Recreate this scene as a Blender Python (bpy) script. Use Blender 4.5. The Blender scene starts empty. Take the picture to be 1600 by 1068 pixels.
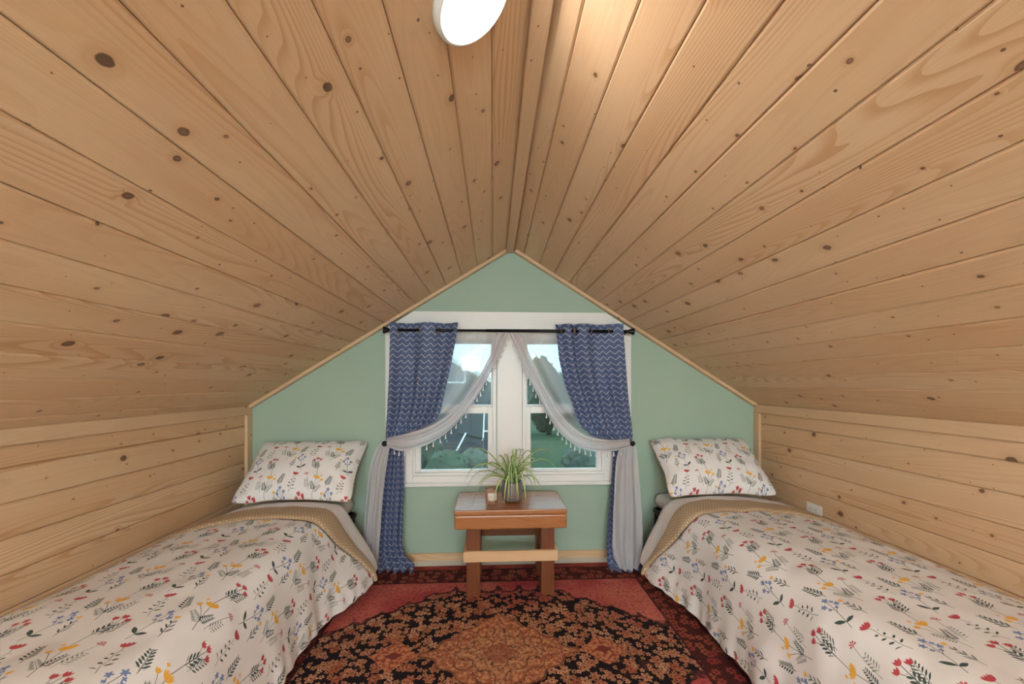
import bpy, bmesh, math, random
from mathutils import Vector, Matrix, noise
random.seed(7)
scene = bpy.context.scene
C = scene.collection

# ------------------------------------------------------------------ camera
F = 610.0                      # focal length in pixels of the 1600 px frame
YAW = math.atan(30.0 / F)
CX, CZ = -0.133, 1.289         # camera stands a little left of the ridge line
HOR = 598.0
cam_d = bpy.data.cameras.new('camera')
cam = bpy.data.objects.new('camera', cam_d)
C.objects.link(cam)
cam_d.sensor_fit = 'HORIZONTAL'
cam_d.sensor_width = 36.0
cam_d.lens = F / 1600.0 * 36.0
cam_d.shift_y = (HOR - 534.0) / 1600.0
cam_d.clip_start = 0.02
cam_d.clip_end = 300
cam.location = (CX, 0, CZ)
cam.rotation_euler = (math.pi / 2, 0, -YAW)
scene.camera = cam

# ------------------------------------------------------------------ world, exposure
LAMP = 26.0                    # radiance of the ceiling disc lamp
FILL_GLOW = 36.0                   # radiance of the added fill lanterns, unseen behind the camera
SKY = 1.0
vs = scene.view_settings
vs.view_transform = 'Standard'
vs.look = 'None'
vs.exposure = 1.34
vs.gamma = 1.0
vs.use_curve_mapping = False
world = bpy.data.worlds.new('overcast_sky')
scene.world = world
world.use_nodes = True
wn = world.node_tree
wn.nodes.clear()
_o = wn.nodes.new('ShaderNodeOutputWorld')
_b = wn.nodes.new('ShaderNodeBackground')
_tc = wn.nodes.new('ShaderNodeTexCoord')
_n = wn.nodes.new('ShaderNodeTexNoise')
_n.inputs['Scale'].default_value = 3.0
_n.inputs['Detail'].default_value = 4.0
_r = wn.nodes.new('ShaderNodeValToRGB')
_r.color_ramp.elements[0].position = 0.35
_r.color_ramp.elements[0].color = (0.50, 0.80, 0.92, 1)
_r.color_ramp.elements[1].position = 0.65
_r.color_ramp.elements[1].color = (0.76, 0.95, 0.98, 1)
wn.links.new(_tc.outputs['Generated'], _n.inputs['Vector'])
wn.links.new(_n.outputs['Fac'], _r.inputs['Fac'])
wn.links.new(_r.outputs['Color'], _b.inputs['Color'])
_b.inputs['Strength'].default_value = SKY
wn.links.new(_b.outputs[0], _o.inputs[0])

# ------------------------------------------------------------------ room measures
D = 2.87          # far gable wall
YB = -3.0         # wall behind the camera
W = 1.863         # half width between the knee walls
ZE = 1.12         # eave height
ZR = 2.283        # ridge height
SL = math.hypot(W, ZR - ZE)
SC, SS = W / SL, (ZR - ZE) / SL

_c, _s = math.cos(YAW), math.sin(YAW)
def at(px, py, Y):
    """point seen at (px, py) on the plane at room depth Y"""
    a = (px - 800.0) / F
    b = -(py - HOR) / F
    k = Y / (_c - _s * a)
    return Vector((CX + k * (_c * a + _s), Y, CZ + k * b))

# ------------------------------------------------------------------ node helpers
class S:
    """a value socket with arithmetic"""
    nt = None
    def __init__(self, v): self.v = v
    def _m(self, op, *others):
        n = S.nt.nodes.new('ShaderNodeMath'); n.operation = op
        for i, o in enumerate((self,) + others):
            o = o.v if isinstance(o, S) else o
            if isinstance(o, (int, float)): n.inputs[i].default_value = o
            else: S.nt.links.new(o, n.inputs[i])
        return S(n.outputs[0])
    def __add__(s, o): return s._m('ADD', o)
    def __radd__(s, o): return s._m('ADD', o)
    def __sub__(s, o): return s._m('SUBTRACT', o)
    def __rsub__(s, o): return S(float(o))._m('SUBTRACT', s)
    def __mul__(s, o): return s._m('MULTIPLY', o)
    def __rmul__(s, o): return s._m('MULTIPLY', o)
    def __truediv__(s, o): return s._m('DIVIDE', o)
    def __lt__(s, o): return s._m('LESS_THAN', o)
    def __gt__(s, o): return s._m('GREATER_THAN', o)
    def abs(s): return s._m('ABSOLUTE')
    def fract(s): return s._m('FRACT')
    def round(s): return s._m('ROUND')
    def floor(s): return s._m('FLOOR')
    def sqrt(s): return s._m('SQRT')
    def sin(s): return s._m('SINE')
    def cos(s): return s._m('COSINE')
    def pow(s, o): return s._m('POWER', o)
    def atan2(s, o): return s._m('ARCTAN2', o)
    def max(s, o): return s._m('MAXIMUM', o)
    def min(s, o): return s._m('MINIMUM', o)
    def sign(s): return s._m('SIGN')
    def step(s, a, b):
        n = S.nt.nodes.new('ShaderNodeMapRange'); n.interpolation_type = 'SMOOTHSTEP'
        S.nt.links.new(s.v, n.inputs[0])
        n.inputs[1].default_value = a; n.inputs[2].default_value = b
        return S(n.outputs[0])

def mat_new(name):
    m = bpy.data.materials.new(name); m.use_nodes = True
    nt = m.node_tree; nt.nodes.clear(); S.nt = nt
    o = nt.nodes.new('ShaderNodeOutputMaterial')
    b = nt.nodes.new('ShaderNodeBsdfPrincipled')
    nt.links.new(b.outputs[0], o.inputs[0])
    return m, nt, b, o
def link(sock, to):
    v = sock.v if isinstance(sock, S) else sock
    S.nt.links.new(v, to)
def coord(kind):
    tc = S.nt.nodes.new('ShaderNodeTexCoord')
    sp = S.nt.nodes.new('ShaderNodeSeparateXYZ')
    S.nt.links.new(tc.outputs[kind], sp.inputs[0])
    return tc.outputs[kind], S(sp.outputs[0]), S(sp.outputs[1]), S(sp.outputs[2])
def vec(x, y, z=0.0):
    n = S.nt.nodes.new('ShaderNodeCombineXYZ')
    for i, q in enumerate((x, y, z)):
        q = q.v if isinstance(q, S) else q
        if isinstance(q, (int, float)): n.inputs[i].default_value = q
        else: S.nt.links.new(q, n.inputs[i])
    return n.outputs[0]
def nz(v, scale=1.0, detail=1.0, rough=0.5, dim='2D'):
    n = S.nt.nodes.new('ShaderNodeTexNoise'); n.noise_dimensions = dim
    n.inputs['Scale'].default_value = scale; n.inputs['Detail'].default_value = detail
    n.inputs['Roughness'].default_value = rough
    S.nt.links.new(v, n.inputs['Vector'])
    return S(n.outputs['Fac'])
def voro(v, scale=1.0, dim='2D', rnd=1.0):
    n = S.nt.nodes.new('ShaderNodeTexVoronoi'); n.voronoi_dimensions = dim
    n.inputs['Scale'].default_value = scale; n.inputs['Randomness'].default_value = rnd
    S.nt.links.new(v, n.inputs['Vector'])
    return n
def sep(colsock):
    sp = S.nt.nodes.new('ShaderNodeSeparateXYZ'); S.nt.links.new(colsock, sp.inputs[0])
    return S(sp.outputs[0]), S(sp.outputs[1]), S(sp.outputs[2])
def rgb(c):
    n = S.nt.nodes.new('ShaderNodeRGB'); n.outputs[0].default_value = (c[0], c[1], c[2], 1)
    return n.outputs[0]
def mix(fac, a, b, blend='MIX'):
    n = S.nt.nodes.new('ShaderNodeMix'); n.data_type = 'RGBA'; n.blend_type = blend
    f = fac.v if isinstance(fac, S) else fac
    if isinstance(f, (int, float)): n.inputs[0].default_value = f
    else: S.nt.links.new(f, n.inputs[0])
    for i, q in ((6, a), (7, b)):
        if isinstance(q, tuple): n.inputs[i].default_value = (q[0], q[1], q[2], 1)
        else: S.nt.links.new(q, n.inputs[i])
    return n.outputs[2]
def bump(height, strength, dist, b):
    n = S.nt.nodes.new('ShaderNodeBump'); n.inputs['Strength'].default_value = strength
    n.inputs['Distance'].default_value = dist
    link(height, n.inputs['Height']); S.nt.links.new(n.outputs[0], b.inputs['Normal'])
def sr(r, g, b):
    f = lambda c: (c / 255.0 / 12.92) if c <= 10 else ((c / 255.0 + 0.055) / 1.055) ** 2.4
    return (f(r), f(g), f(b))

M = {}
def plain(name, col, rough=0.5, metal=0.0, var=0.06, scale=8.0, bmp=0.0):
    m, nt, b, o = mat_new(name)
    cv, x, y, z = coord('Object')
    n = nz(cv, scale, 1.0, 0.5, '3D')
    dark = tuple(c * (1 - var) for c in col); light = tuple(min(1, c * (1 + var)) for c in col)
    link(mix(n, dark, light), b.inputs['Base Color'])
    b.inputs['Roughness'].default_value = rough; b.inputs['Metallic'].default_value = metal
    if bmp: bump(nz(cv, 220.0, 1.0, 0.5, '3D'), bmp, 0.002, b)
    M[name] = m
    return m

def wood(name, pale, tan, knot_amt=0.5, rough=0.42, ringscale=55.0, axis='y', knotcol=(0.10, 0.05, 0.03), streak=1.0, contrast=1.0):
    """boards: local x across, y along the grain"""
    m, nt, b, o = mat_new(name)
    cv, x, y, z = coord('Object')
    if axis == 'x': x, y = z + y, x
    elif axis == 'yz': x, y = z, y
    elif axis == 'z': x, y = x + y, z
    oi = nt.nodes.new('ShaderNodeObjectInfo')
    rnd = S(oi.outputs['Random'])
    xo = x + rnd * 37.0
    yo = y + rnd * 91.0
    # knots
    vo = voro(vec(xo, yo * 0.85), 6.5)
    r1, r2, r3 = sep(vo.outputs['Color'])
    wob = nz(vec(xo * 60.0, yo * 45.0), 1.0, 1.0) * 0.0045
    dist = S(vo.outputs['Distance']) / 6.5 + wob - 0.00225
    rad = (0.0036 + r2.pow(2.6) * 0.0115) * (r1 < knot_amt)
    core = (dist / (rad + 0.00001)).step(1.12, 0.85) * (rad > 0.001)
    ring = (dist * 2200.0).sin() * 0.5 + 0.5
    halo = (dist / (rad + 0.00001)).step(3.4, 0.9) * (rad > 0.001)
    vo2 = voro(vec(xo + 5.3, yo * 0.9 + 3.1), 11.0)
    q1, q2, q3 = sep(vo2.outputs['Color'])
    speck = (S(vo2.outputs['Distance']) / 11.0 + wob * 0.5) < ((q1 < knot_amt * 0.55) * (0.0022 + q2 * 0.0025))
    # grain: rings bent round the knots, cathedral arches from slow noise
    big = nz(vec(xo * 5.0, yo * 0.55), 1.0, 1.0)
    bend = halo * 0.35
    g = (xo * ringscale * 0.8 + big * ringscale * 0.42 + bend * 3.0 + nz(vec(xo * 30.0, yo * 1.2), 1.0, 0.0) * 0.5)
    rings = g.fract().step(0.38, 0.97)
    lateamt = nz(vec(xo * 7.0 + 9.0, yo * 0.35), 1.0, 0.0).step(0.42, 0.72)
    fibre = nz(vec(xo * 420.0, yo * 5.0), 1.0, 1.0)
    tone = nz(vec(xo * 3.0, yo * 0.8 + 7.0), 1.0, 0.0).step(0.3, 0.75)
    deep = tuple(c * k for c, k in zip(tan, (0.80, 0.66, 0.52)))
    col = mix(tone * 0.55 + rnd * 0.35, pale, tan)
    col = mix(rings * (0.10 + lateamt * 0.40) * contrast, col, deep)
    col = mix(fibre.step(0.45, 0.75) * 0.16 * streak, col, deep)
    col = mix(halo * 0.30, col, tuple(c * k for c, k in zip(tan, (0.78, 0.60, 0.45))))
    kc = mix(((dist / (rad + 0.00001)).step(0.95, 0.35)) * (0.55 + ring * 0.45) * r3, knotcol, tuple(min(1, c * 3.2) for c in knotcol))
    col = mix(core * 0.88, col, kc)
    col = mix(speck * 0.85, col, knotcol)
    nt.links.new(col, b.inputs['Base Color'])
    link(rough + fibre * 0.12, b.inputs['Roughness'])
    b.inputs['Specular IOR Level'].default_value = 0.45
    bump(fibre, 0.06, 0.002, b)
    M[name] = m
    return m

# ------------------------------------------------------------------ mesh helpers
def link_obj(o, parent=None):
    C.objects.link(o)
    if parent is not None: o.parent = parent
    return o
def mesh_obj(name, verts, faces, mat, parent=None, uvs=None, smooth=False):
    me = bpy.data.meshes.new(name)
    me.from_pydata([tuple(v) for v in verts], [], faces)
    if uvs is not None:
        ul = me.uv_layers.new(name='UVMap')
        for lp in me.loops: ul.data[lp.index].uv = uvs[lp.vertex_index]
    if smooth: me.polygons.foreach_set('use_smooth', [True] * len(me.polygons))
    me.update()
    o = bpy.data.objects.new(name, me)
    if mat is not None: me.materials.append(M[mat] if isinstance(mat, str) else mat)
    return link_obj(o, parent)
def grid_obj(name, fn, nu, nv, mat, parent=None, smooth=True, flip=False, thick=0.0):
    V, U, Fc = [], [], []
    for j in range(nv + 1):
        for i in range(nu + 1):
            co, uv = fn(i / nu, j / nv); V.append(co); U.append(uv)
    for j in range(nv):
        for i in range(nu):
            a = j * (nu + 1) + i
            q = (a, a + 1, a + nu + 2, a + nu + 1)
            Fc.append(q[::-1] if flip else q)
    o = mesh_obj(name, V, Fc, mat, parent, U, smooth)
    if thick:
        md = o.modifiers.new('cloth_thickness', 'SOLIDIFY'); md.thickness = thick; md.offset = -1
    return o
class MB:
    """collects shapes and links them as one mesh object"""
    def __init__(s): s.bm = bmesh.new()
    def box(s, x0, x1, y0, y1, z0, z1, bev=0.0, seg=2, rot=None, piv=None):
        r = bmesh.ops.create_cube(s.bm, size=1.0)
        vs_ = r['verts']
        for v in vs_:
            v.co = Vector(((x0 + x1) / 2 + v.co.x * (x1 - x0), (y0 + y1) / 2 + v.co.y * (y1 - y0), (z0 + z1) / 2 + v.co.z * (z1 - z0)))
        if bev:
            es = list({e for v in vs_ for e in v.link_edges})
            rr = bmesh.ops.bevel(s.bm, geom=es, offset=bev, segments=seg, profile=0.5, affect='EDGES')
            vs_ = list({v for f in rr['faces'] for v in f.verts} | {v for v in vs_ if v.is_valid})
        if rot is not None:
            p = Vector(piv) if piv is not None else Vector(((x0 + x1) / 2, (y0 + y1) / 2, (z0 + z1) / 2))
            for v in vs_: v.co = rot @ (v.co - p) + p
        return s
    def prism(s, poly, y0, y1):
        """poly in x,z extruded along y"""
        a = [s.bm.verts.new((p[0], y0, p[1])) for p in poly]
        b = [s.bm.verts.new((p[0], y1, p[1])) for p in poly]
        s.bm.faces.new(a); s.bm.faces.new(b[::-1])
        n = len(poly)
        for i in range(n): s.bm.faces.new((a[i], b[i], b[(i + 1) % n], a[(i + 1) % n]))
        return s
    def tube(s, path, r, n=10, cap=True):
        path = [Vector(p) for p in path]
        rings = []
        up = None
        for i, p in enumerate(path):
            t = (path[min(i + 1, len(path) - 1)] - path[max(i - 1, 0)]).normalized()
            if up is None: up = Vector((0, 0, 1)) if abs(t.z) < 0.9 else Vector((1, 0, 0))
            u = t.cross(up).normalized(); w = u.cross(t).normalized(); up = w
            rr = r[i] if isinstance(r, (list, tuple)) else r
            rings.append([s.bm.verts.new(p + rr * (math.cos(2 * math.pi * k / n) * u + math.sin(2 * math.pi * k / n) * w)) for k in range(n)])
        for i in range(len(rings) - 1):
            for k in range(n):
                f = s.bm.faces.new((rings[i][k], rings[i][(k + 1) % n], rings[i + 1][(k + 1) % n], rings[i + 1][k])); f.smooth = True
        if cap:
            s.bm.faces.new(rings[0][::-1]); s.bm.faces.new(rings[-1])
        return s
    def lathe(s, prof, n=24, at=(0, 0, 0), mtx=None):
        rings = []
        for r, z in prof:
            ring = []
            for k in range(n):
                co = Vector((r * math.cos(2 * math.pi * k / n), r * math.sin(2 * math.pi * k / n), z))
                if mtx is not None: co = mtx @ co
                ring.append(s.bm.verts.new(co + Vector(at)))
            rings.append(ring)
        for i in range(len(rings) - 1):
            for k in range(n):
                f = s.bm.faces.new((rings[i][k], rings[i][(k + 1) % n], rings[i + 1][(k + 1) % n], rings[i + 1][k])); f.smooth = True
        if prof[0][0] > 1e-5: s.bm.faces.new(rings[0][::-1])
        if prof[-1][0] > 1e-5: s.bm.faces.new(rings[-1])
        return s
    def build(s, name, mat, parent=None):
        bmesh.ops.recalc_face_normals(s.bm, faces=s.bm.faces[:])
        me = bpy.data.meshes.new(name); s.bm.to_mesh(me); s.bm.free()
        me.materials.append(M[mat] if isinstance(mat, str) else mat)
        return link_obj(bpy.data.objects.new(name, me), parent)
def tag(o, label, cat, group=None):
    o['label'] = label; o['category'] = cat
    if group: o['group'] = group
    return o
def struct(o, label=None, cat=None):
    o['kind'] = 'structure'
    if label: o['label'] = label
    if cat: o['category'] = cat
    return o
def empty(name, loc=(0, 0, 0)):
    o = bpy.data.objects.new(name, None); o.location = loc; o.empty_display_size = 0.05
    return link_obj(o)
def share(name, me, parent, mtx):
    o = bpy.data.objects.new(name, me); link_obj(o, parent); o.matrix_basis = mtx
    return o
def spline(pts, t):
    """Catmull-Rom through pts, t in 0..1"""
    n = len(pts) - 1
    f = min(max(t, 0.0), 1.0) * n
    i = min(int(f), n - 1); u = f - i
    g = lambda k: pts[min(max(k, 0), n)]
    p0, p1, p2, p3 = g(i - 1), g(i), g(i + 1), g(i + 2)
    return tuple(0.5 * (2 * b + (c - a) * u + (2 * a - 5 * b + 4 * c - d) * u * u + (3 * b - a - 3 * c + d) * u ** 3) for a, b, c, d in zip(p0, p1, p2, p3))
def sstep(a, b, x):
    t = min(max((x - a) / (b - a), 0.0), 1.0)
    return t * t * (3 - 2 * t)
def interp(tab, x):
    """piecewise linear rows [(x, v1, v2..)]"""
    if x <= tab[0][0]: return tab[0][1:]
    for a, b in zip(tab, tab[1:]):
        if x <= b[0]:
            u = (x - a[0]) / (b[0] - a[0])
            return tuple(p + (q - p) * u for p, q in zip(a[1:], b[1:]))
    return tab[-1][1:]

# ------------------------------------------------------------------ materials
wood('pine_plank', (0.725, 0.52, 0.33), (0.64, 0.405, 0.230), 0.62, rough=0.48, contrast=1.3)
TR1, TR2 = (0.70, 0.50, 0.32), (0.63, 0.41, 0.24)
wood('pine_trim', TR1, TR2, 0.3, rough=0.45)
wood('pine_trim_x', TR1, TR2, 0.3, rough=0.45, axis='x')
wood('pine_trim_z', TR1, TR2, 0.3, rough=0.45, axis='z')
wood('pine_trim_side', TR1, TR2, 0.3, rough=0.45, axis='yz')
wood('fir_top', (0.44, 0.185, 0.070), (0.35, 0.135, 0.046), 0.18, rough=0.22, axis='x', knotcol=(0.05, 0.02, 0.01))
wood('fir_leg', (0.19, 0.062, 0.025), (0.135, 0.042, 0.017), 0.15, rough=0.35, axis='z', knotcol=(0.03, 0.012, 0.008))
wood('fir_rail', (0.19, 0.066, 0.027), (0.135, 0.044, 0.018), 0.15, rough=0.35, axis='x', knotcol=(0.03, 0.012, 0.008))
plain('mint_paint', (0.36, 0.485, 0.395), 0.6, var=0.025, scale=3.0, bmp=0.05)
plain('white_paint', (0.84, 0.84, 0.84), 0.4, var=0.02)
plain('vinyl_white', (0.85, 0.85, 0.85), 0.35, var=0.02)
plain('floor_tile', (0.82, 0.80, 0.77), 0.35, var=0.08, scale=5.0)
plain('grout', (0.40, 0.37, 0.33), 0.8)
plain('black_metal', (0.012, 0.012, 0.014), 0.35, metal=0.6)
plain('grommet_metal', (0.30, 0.22, 0.17), 0.3, metal=0.9)
plain('plastic_white', (0.80, 0.80, 0.78), 0.35, var=0.02)
plain('dark_slot', (0.03, 0.03, 0.03), 0.6)
plain('sheet_cotton', (0.82, 0.80, 0.80), 0.85, var=0.03, scale=30.0, bmp=0.08)
plain('mattress_cotton', (0.70, 0.69, 0.67), 0.85, var=0.03, scale=30.0, bmp=0.08)
plain('wax', (0.78, 0.68, 0.60), 0.5, var=0.03)
plain('paper_label', (0.70, 0.66, 0.62), 0.7, var=0.03)
plain('print_ink', (0.25, 0.22, 0.20), 0.7)
plain('soil', (0.03, 0.02, 0.013), 0.95, var=0.4, scale=60)
plain('tassel_thread', (0.82, 0.80, 0.80), 0.8)
plain('lawn_grass', (0.012, 0.062, 0.020), 0.95, var=0.25, scale=0.8)
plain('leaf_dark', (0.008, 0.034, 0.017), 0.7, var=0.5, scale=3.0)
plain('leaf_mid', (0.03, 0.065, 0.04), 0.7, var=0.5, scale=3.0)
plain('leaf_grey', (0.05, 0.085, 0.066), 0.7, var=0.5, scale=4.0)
plain('bark', (0.05, 0.035, 0.025), 0.9)
plain('concrete', (0.36, 0.37, 0.38), 0.85, var=0.1)
plain('roof_shingle', (0.022, 0.026, 0.036), 0.85, var=0.25, scale=6.0)
plain('house_white', (0.80, 0.82, 0.84), 0.6)
plain('far_glass', (0.10, 0.13, 0.16), 0.15)

def m_siding():
    m, nt, b, o = mat_new('siding')
    cv, x, y, z = coord('Object')
    lap = (z * 6.0).fract().step(0.0, 0.22)
    link(mix(lap, (0.022, 0.027, 0.04), (0.055, 0.066, 0.09)), b.inputs['Base Color'])
    b.inputs['Roughness'].default_value = 0.8
    M['siding'] = m
m_siding()

def m_glass():
    m, nt, b, o = mat_new('window_glass')
    tr = nt.nodes.new('ShaderNodeBsdfTransparent'); tr.inputs[0].default_value = (0.90, 0.96, 0.96, 1)
    gl = nt.nodes.new('ShaderNodeBsdfGlossy'); gl.inputs['Roughness'].default_value = 0.01
    fr = nt.nodes.new('ShaderNodeFresnel'); fr.inputs[0].default_value = 1.45
    mx = nt.nodes.new('ShaderNodeMixShader')
    nt.links.new(fr.outputs[0], mx.inputs[0]); nt.links.new(tr.outputs[0], mx.inputs[1]); nt.links.new(gl.outputs[0], mx.inputs[2])
    nt.links.new(mx.outputs[0], o.inputs[0])
    M['window_glass'] = m
    m, nt, b, o = mat_new('pink_glass')
    tr = nt.nodes.new('ShaderNodeBsdfTransparent'); tr.inputs[0].default_value = (0.98, 0.88, 0.83, 1)
    gl = nt.nodes.new('ShaderNodeBsdfGlossy'); gl.inputs['Roughness'].default_value = 0.04
    df = nt.nodes.new('ShaderNodeBsdfDiffuse'); df.inputs[0].default_value = (0.75, 0.42, 0.30, 1)
    m1 = nt.nodes.new('ShaderNodeMixShader'); m1.inputs[0].default_value = 0.16
    nt.links.new(tr.outputs[0], m1.inputs[1]); nt.links.new(df.outputs[0], m1.inputs[2])
    mx = nt.nodes.new('ShaderNodeMixShader'); mx.inputs[0].default_value = 0.07
    nt.links.new(m1.outputs[0], mx.inputs[1]); nt.links.new(gl.outputs[0], mx.inputs[2])
    nt.links.new(mx.outputs[0], o.inputs[0])
    M['pink_glass'] = m
m_glass()

def m_lamp():
    m, nt, b, o = mat_new('lamp_diffuser')
    e = nt.nodes.new('ShaderNodeEmission'); e.inputs[0].default_value = (1.0, 0.94, 0.87, 1); e.inputs[1].default_value = LAMP
    nt.links.new(e.outputs[0], o.inputs[0])
    M['lamp_diffuser'] = m
    m, nt, b, o = mat_new('fill_paper')  # glow of the added fill lanterns
    e = nt.nodes.new('ShaderNodeEmission'); e.inputs[0].default_value = (0.795, 0.885, 1.0, 1); e.inputs[1].default_value = FILL_GLOW
    nt.links.new(e.outputs[0], o.inputs[0])
    M['fill_paper'] = m
m_lamp()

def m_pot():
    m, nt, b, o = mat_new('pot_glaze')
    cv, x, y, z = coord('Object')
    n = nz(vec(x * 20.0, y * 20.0, z * 6.0), 1.0, 3.0)
    link(mix(n, (0.13, 0.11, 0.12), (0.30, 0.22, 0.21)), b.inputs['Base Color'])
    b.inputs['Roughness'].default_value = 0.15
    M['pot_glaze'] = m
m_pot()

def m_leaf():
    m, nt, b, o = mat_new('spider_leaf')
    cv, u, v, w = coord('UV')
    d = (u - 0.5).abs()
    n = nz(vec(u * 12.0, v * 3.0), 1.0, 2.0)
    green = mix(n, (0.07, 0.19, 0.03), (0.15, 0.32, 0.06))
    link(mix(d.step(0.30, 0.18), green, (0.58, 0.66, 0.34)), b.inputs['Base Color'])
    b.inputs['Roughness'].default_value = 0.4
    M['spider_leaf'] = m
m_leaf()

# --- floral print: a repeat of small motifs drawn with arithmetic in cloth coordinates
def m_floral():
    m, nt, b, o = mat_new('floral_cotton')
    cv, u, v, w = coord('UV')
    X, Y = u * 100.0, v * 100.0                      # centimetres on the cloth
    TU, TV, SH = 30.0, 25.0, 8.0
    def local(cx, cy, rot=0.0, sc=1.0):
        q = (Y - cy)
        row = (q / TV).round()
        ly = q - row * TV
        lx = (X - cx) - row * SH
        lx = lx - (lx / TU).round() * TU
        sc = sc * 1.2
        if True:
            c, s = math.cos(rot) / sc, math.sin(rot) / sc
            return lx * c + ly * s, ly * c - lx * s
        return lx, ly
    def stem(x, y, x0, y0, x1, y1, wd=0.09, bend=0.0):
        L = math.hypot(x1 - x0, y1 - y0); dx, dy = (x1 - x0) / L, (y1 - y0) / L
        t = x * dx + y * dy - (x0 * dx + y0 * dy)
        n = x * dy - y * dx - (x0 * dy - y0 * dx)
        if bend: n = n - (t * (L - t)) * bend
        return (n.abs() < wd) * ((t - L / 2).abs() < L / 2)
    def leafs(x, y, y0, y1, per, k, ln, wd, alt=0.0, bare=0.12):
        ax = x.abs()
        t = y - ax * k
        ph = t / per + (x.sign() * alt if alt else 0.0)
        dd = (ph.fract() - 0.5).abs() * per
        tap = 1.12 - (t - y0) * (0.62 / (y1 - y0))
        s = (ax - bare) / (tap * ln)
        prof = (s * (1.0 - s)) * (4.0 * wd * 1.22)
        return (dd < prof).max(ax < 0.055) * ((t - (y0 + y1) / 2).abs() < (y1 - y0) / 2)
    def leaf(x, y, x0, y0, x1, y1, wd):
        L = math.hypot(x1 - x0, y1 - y0); dx, dy = (x1 - x0) / L, (y1 - y0) / L
        t = (x * dx + y * dy - (x0 * dx + y0 * dy)) / L
        n = x * dy - y * dx - (x0 * dy - y0 * dx)
        return n.abs() < (t * (1.0 - t)) * (4 * wd)
    def tulip(x, y, cx, cy, r):
        px, py = x - cx, y - cy
        body = ((px * px) * 1.25 + (py * py) * 0.85) < r * r
        top = py < ((px * (1.15 / r)).fract() - 0.5).abs() * (1.1 * r) + 0.02
        return body * top
    def cup(x, y, cx, cy, r):
        px, py = x - cx, y - cy
        body = ((px * px) * 0.75 + (py * py)) < r * r
        top = py < ((px * (1.6 / r)).fract() - 0.5).abs() * (0.9 * r) - 0.05 * r
        return body * top
    def dot(x, y, cx, cy, r, pet=4.0):
        px, py = x - cx, y - cy
        ang = py.atan2(px)
        return ((px * px + py * py).sqrt()) < ((ang * pet).cos() * (0.28 * r) + 0.78 * r)
    G = R = Yl = B = Gy = None
    mx = lambda a, q: q if a is None else a.max(q)
    # A red tulip cluster
    x, y = local(0.0, 0.0, 0.18, 1.0); ax = x.abs()
    G = mx(G, stem(x, y, 0.0, -7.2, 0.0, 4.4, 0.09, 0.004))
    G = mx(G, stem(ax, y, 0.0, 0.2, 1.75, 3.4, 0.07))
    G = mx(G, leafs(x, y, -3.0, 1.6, 1.25, 0.95, 1.6, 0.36))
    R = mx(R, tulip(ax, y, 1.8, 4.0, 0.95)); R = mx(R, tulip(x, y, 0.1, 5.1, 1.0))
    # B yellow flower with ferns
    x, y = local(9.2, 11.5, -0.25, 1.0)
    G = mx(G, stem(x, y, 0.0, -6.3, -0.6, 3.0, 0.08, 0.01))
    G = mx(G, stem(x, y, 0.1, -2.0, 2.1, 2.6, 0.07, -0.02))
    G = mx(G, leafs(x * 0.82 + y * 0.57 + 1.9, y * 0.82 - x * 0.57 + 0.6, -2.0, 2.2, 0.62, 0.55, 1.15, 0.20))
    Gy = mx(Gy, leafs(x * 0.8 - y * 0.6 - 2.3, y * 0.8 + x * 0.6 + 0.9, -2.0, 2.4, 0.55, 0.5, 1.1, 0.17))
    Yl = mx(Yl, cup(x, y, -0.7, 4.0, 1.55)); Yl = mx(Yl, tulip(x, y, 2.3, 3.2, 0.85)); Yl = mx(Yl, dot(x, y, 1.1, 5.2, 0.55))
    # C blue sprays with two broad leaves
    x, y = local(18.5, 3.0, 0.22, 1.0)
    G = mx(G, stem(x, y, 0.0, -6.5, 0.2, 4.2, 0.08, -0.006))
    G = mx(G, stem(x, y, 0.1, -0.8, -1.6, 2.2, 0.06)); G = mx(G, stem(x, y, 0.1, 0.2, 1.6, 2.2, 0.06))
    G = mx(G, leaf(x, y, 0.0, -4.4, 2.6, -2.6, 0.55)); G = mx(G, leaf(x, y, 0.0, -4.6, -2.5, -3.4, 0.50))
    ax = (x - 0.05).abs()
    B = mx(B, dot(ax, y, 1.75, 2.6, 0.85, 5.0)); B = mx(B, dot(x, y, 0.3, 4.7, 0.95, 5.0)); B = mx(B, dot(x, y, -0.9, 3.7, 0.6)); B = mx(B, dot(ax, y, 0.9, 1.0, 0.55))
    # D red cup flower on a sparse zigzag stem
    x, y = local(24.8, 13.5, -0.2, 1.0)
    zig = ((y * 0.25).fract() - 0.5).abs() * 0.9 - 0.2
    x2 = x - zig
    G = mx(G, (x2.abs() < 0.07) * ((y + 1.2).abs() < 5.0))
    G = mx(G, leafs(x2, y, -4.8, 1.2, 1.75, 0.35, 1.55, 0.24, 0.25, 0.35))
    R = mx(R, cup(x, y, -0.2, 4.4, 1.35))
    # E small red burst with a grey fern
    x, y = local(3.6, 13.0, 0.28, 1.0)
    G = mx(G, stem(x, y, 0.0, -5.0, 0.2, 4.2, 0.06, 0.02))
    Gy = mx(Gy, leafs(x + 0.5, y, -3.6, 0.8, 0.85, 0.6, 1.25, 0.17, 0.25))
    px, py = x - 0.2, y - 3.9
    R = mx(R, ((px * px + py * py) < 1.35) * (py > -0.15) * ((py.atan2(px) * 9.0).sin() > -0.35))
    # F leaf sprig with yellow bud
    x, y = local(13.2, 2.2, -0.15, 1.0)
    G = mx(G, stem(x, y, 0.0, -4.2, 0.0, 2.6, 0.07, 0.015))
    G = mx(G, leafs(x, y, -3.6, 1.5, 1.75, 1.35, 1.3, 0.30))
    Yl = mx(Yl, tulip(x, y, 0.0, 3.6, 0.75))
    # G plain dark sprig
    x, y = local(17.0, 14.2, -0.3, 1.0)
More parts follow.
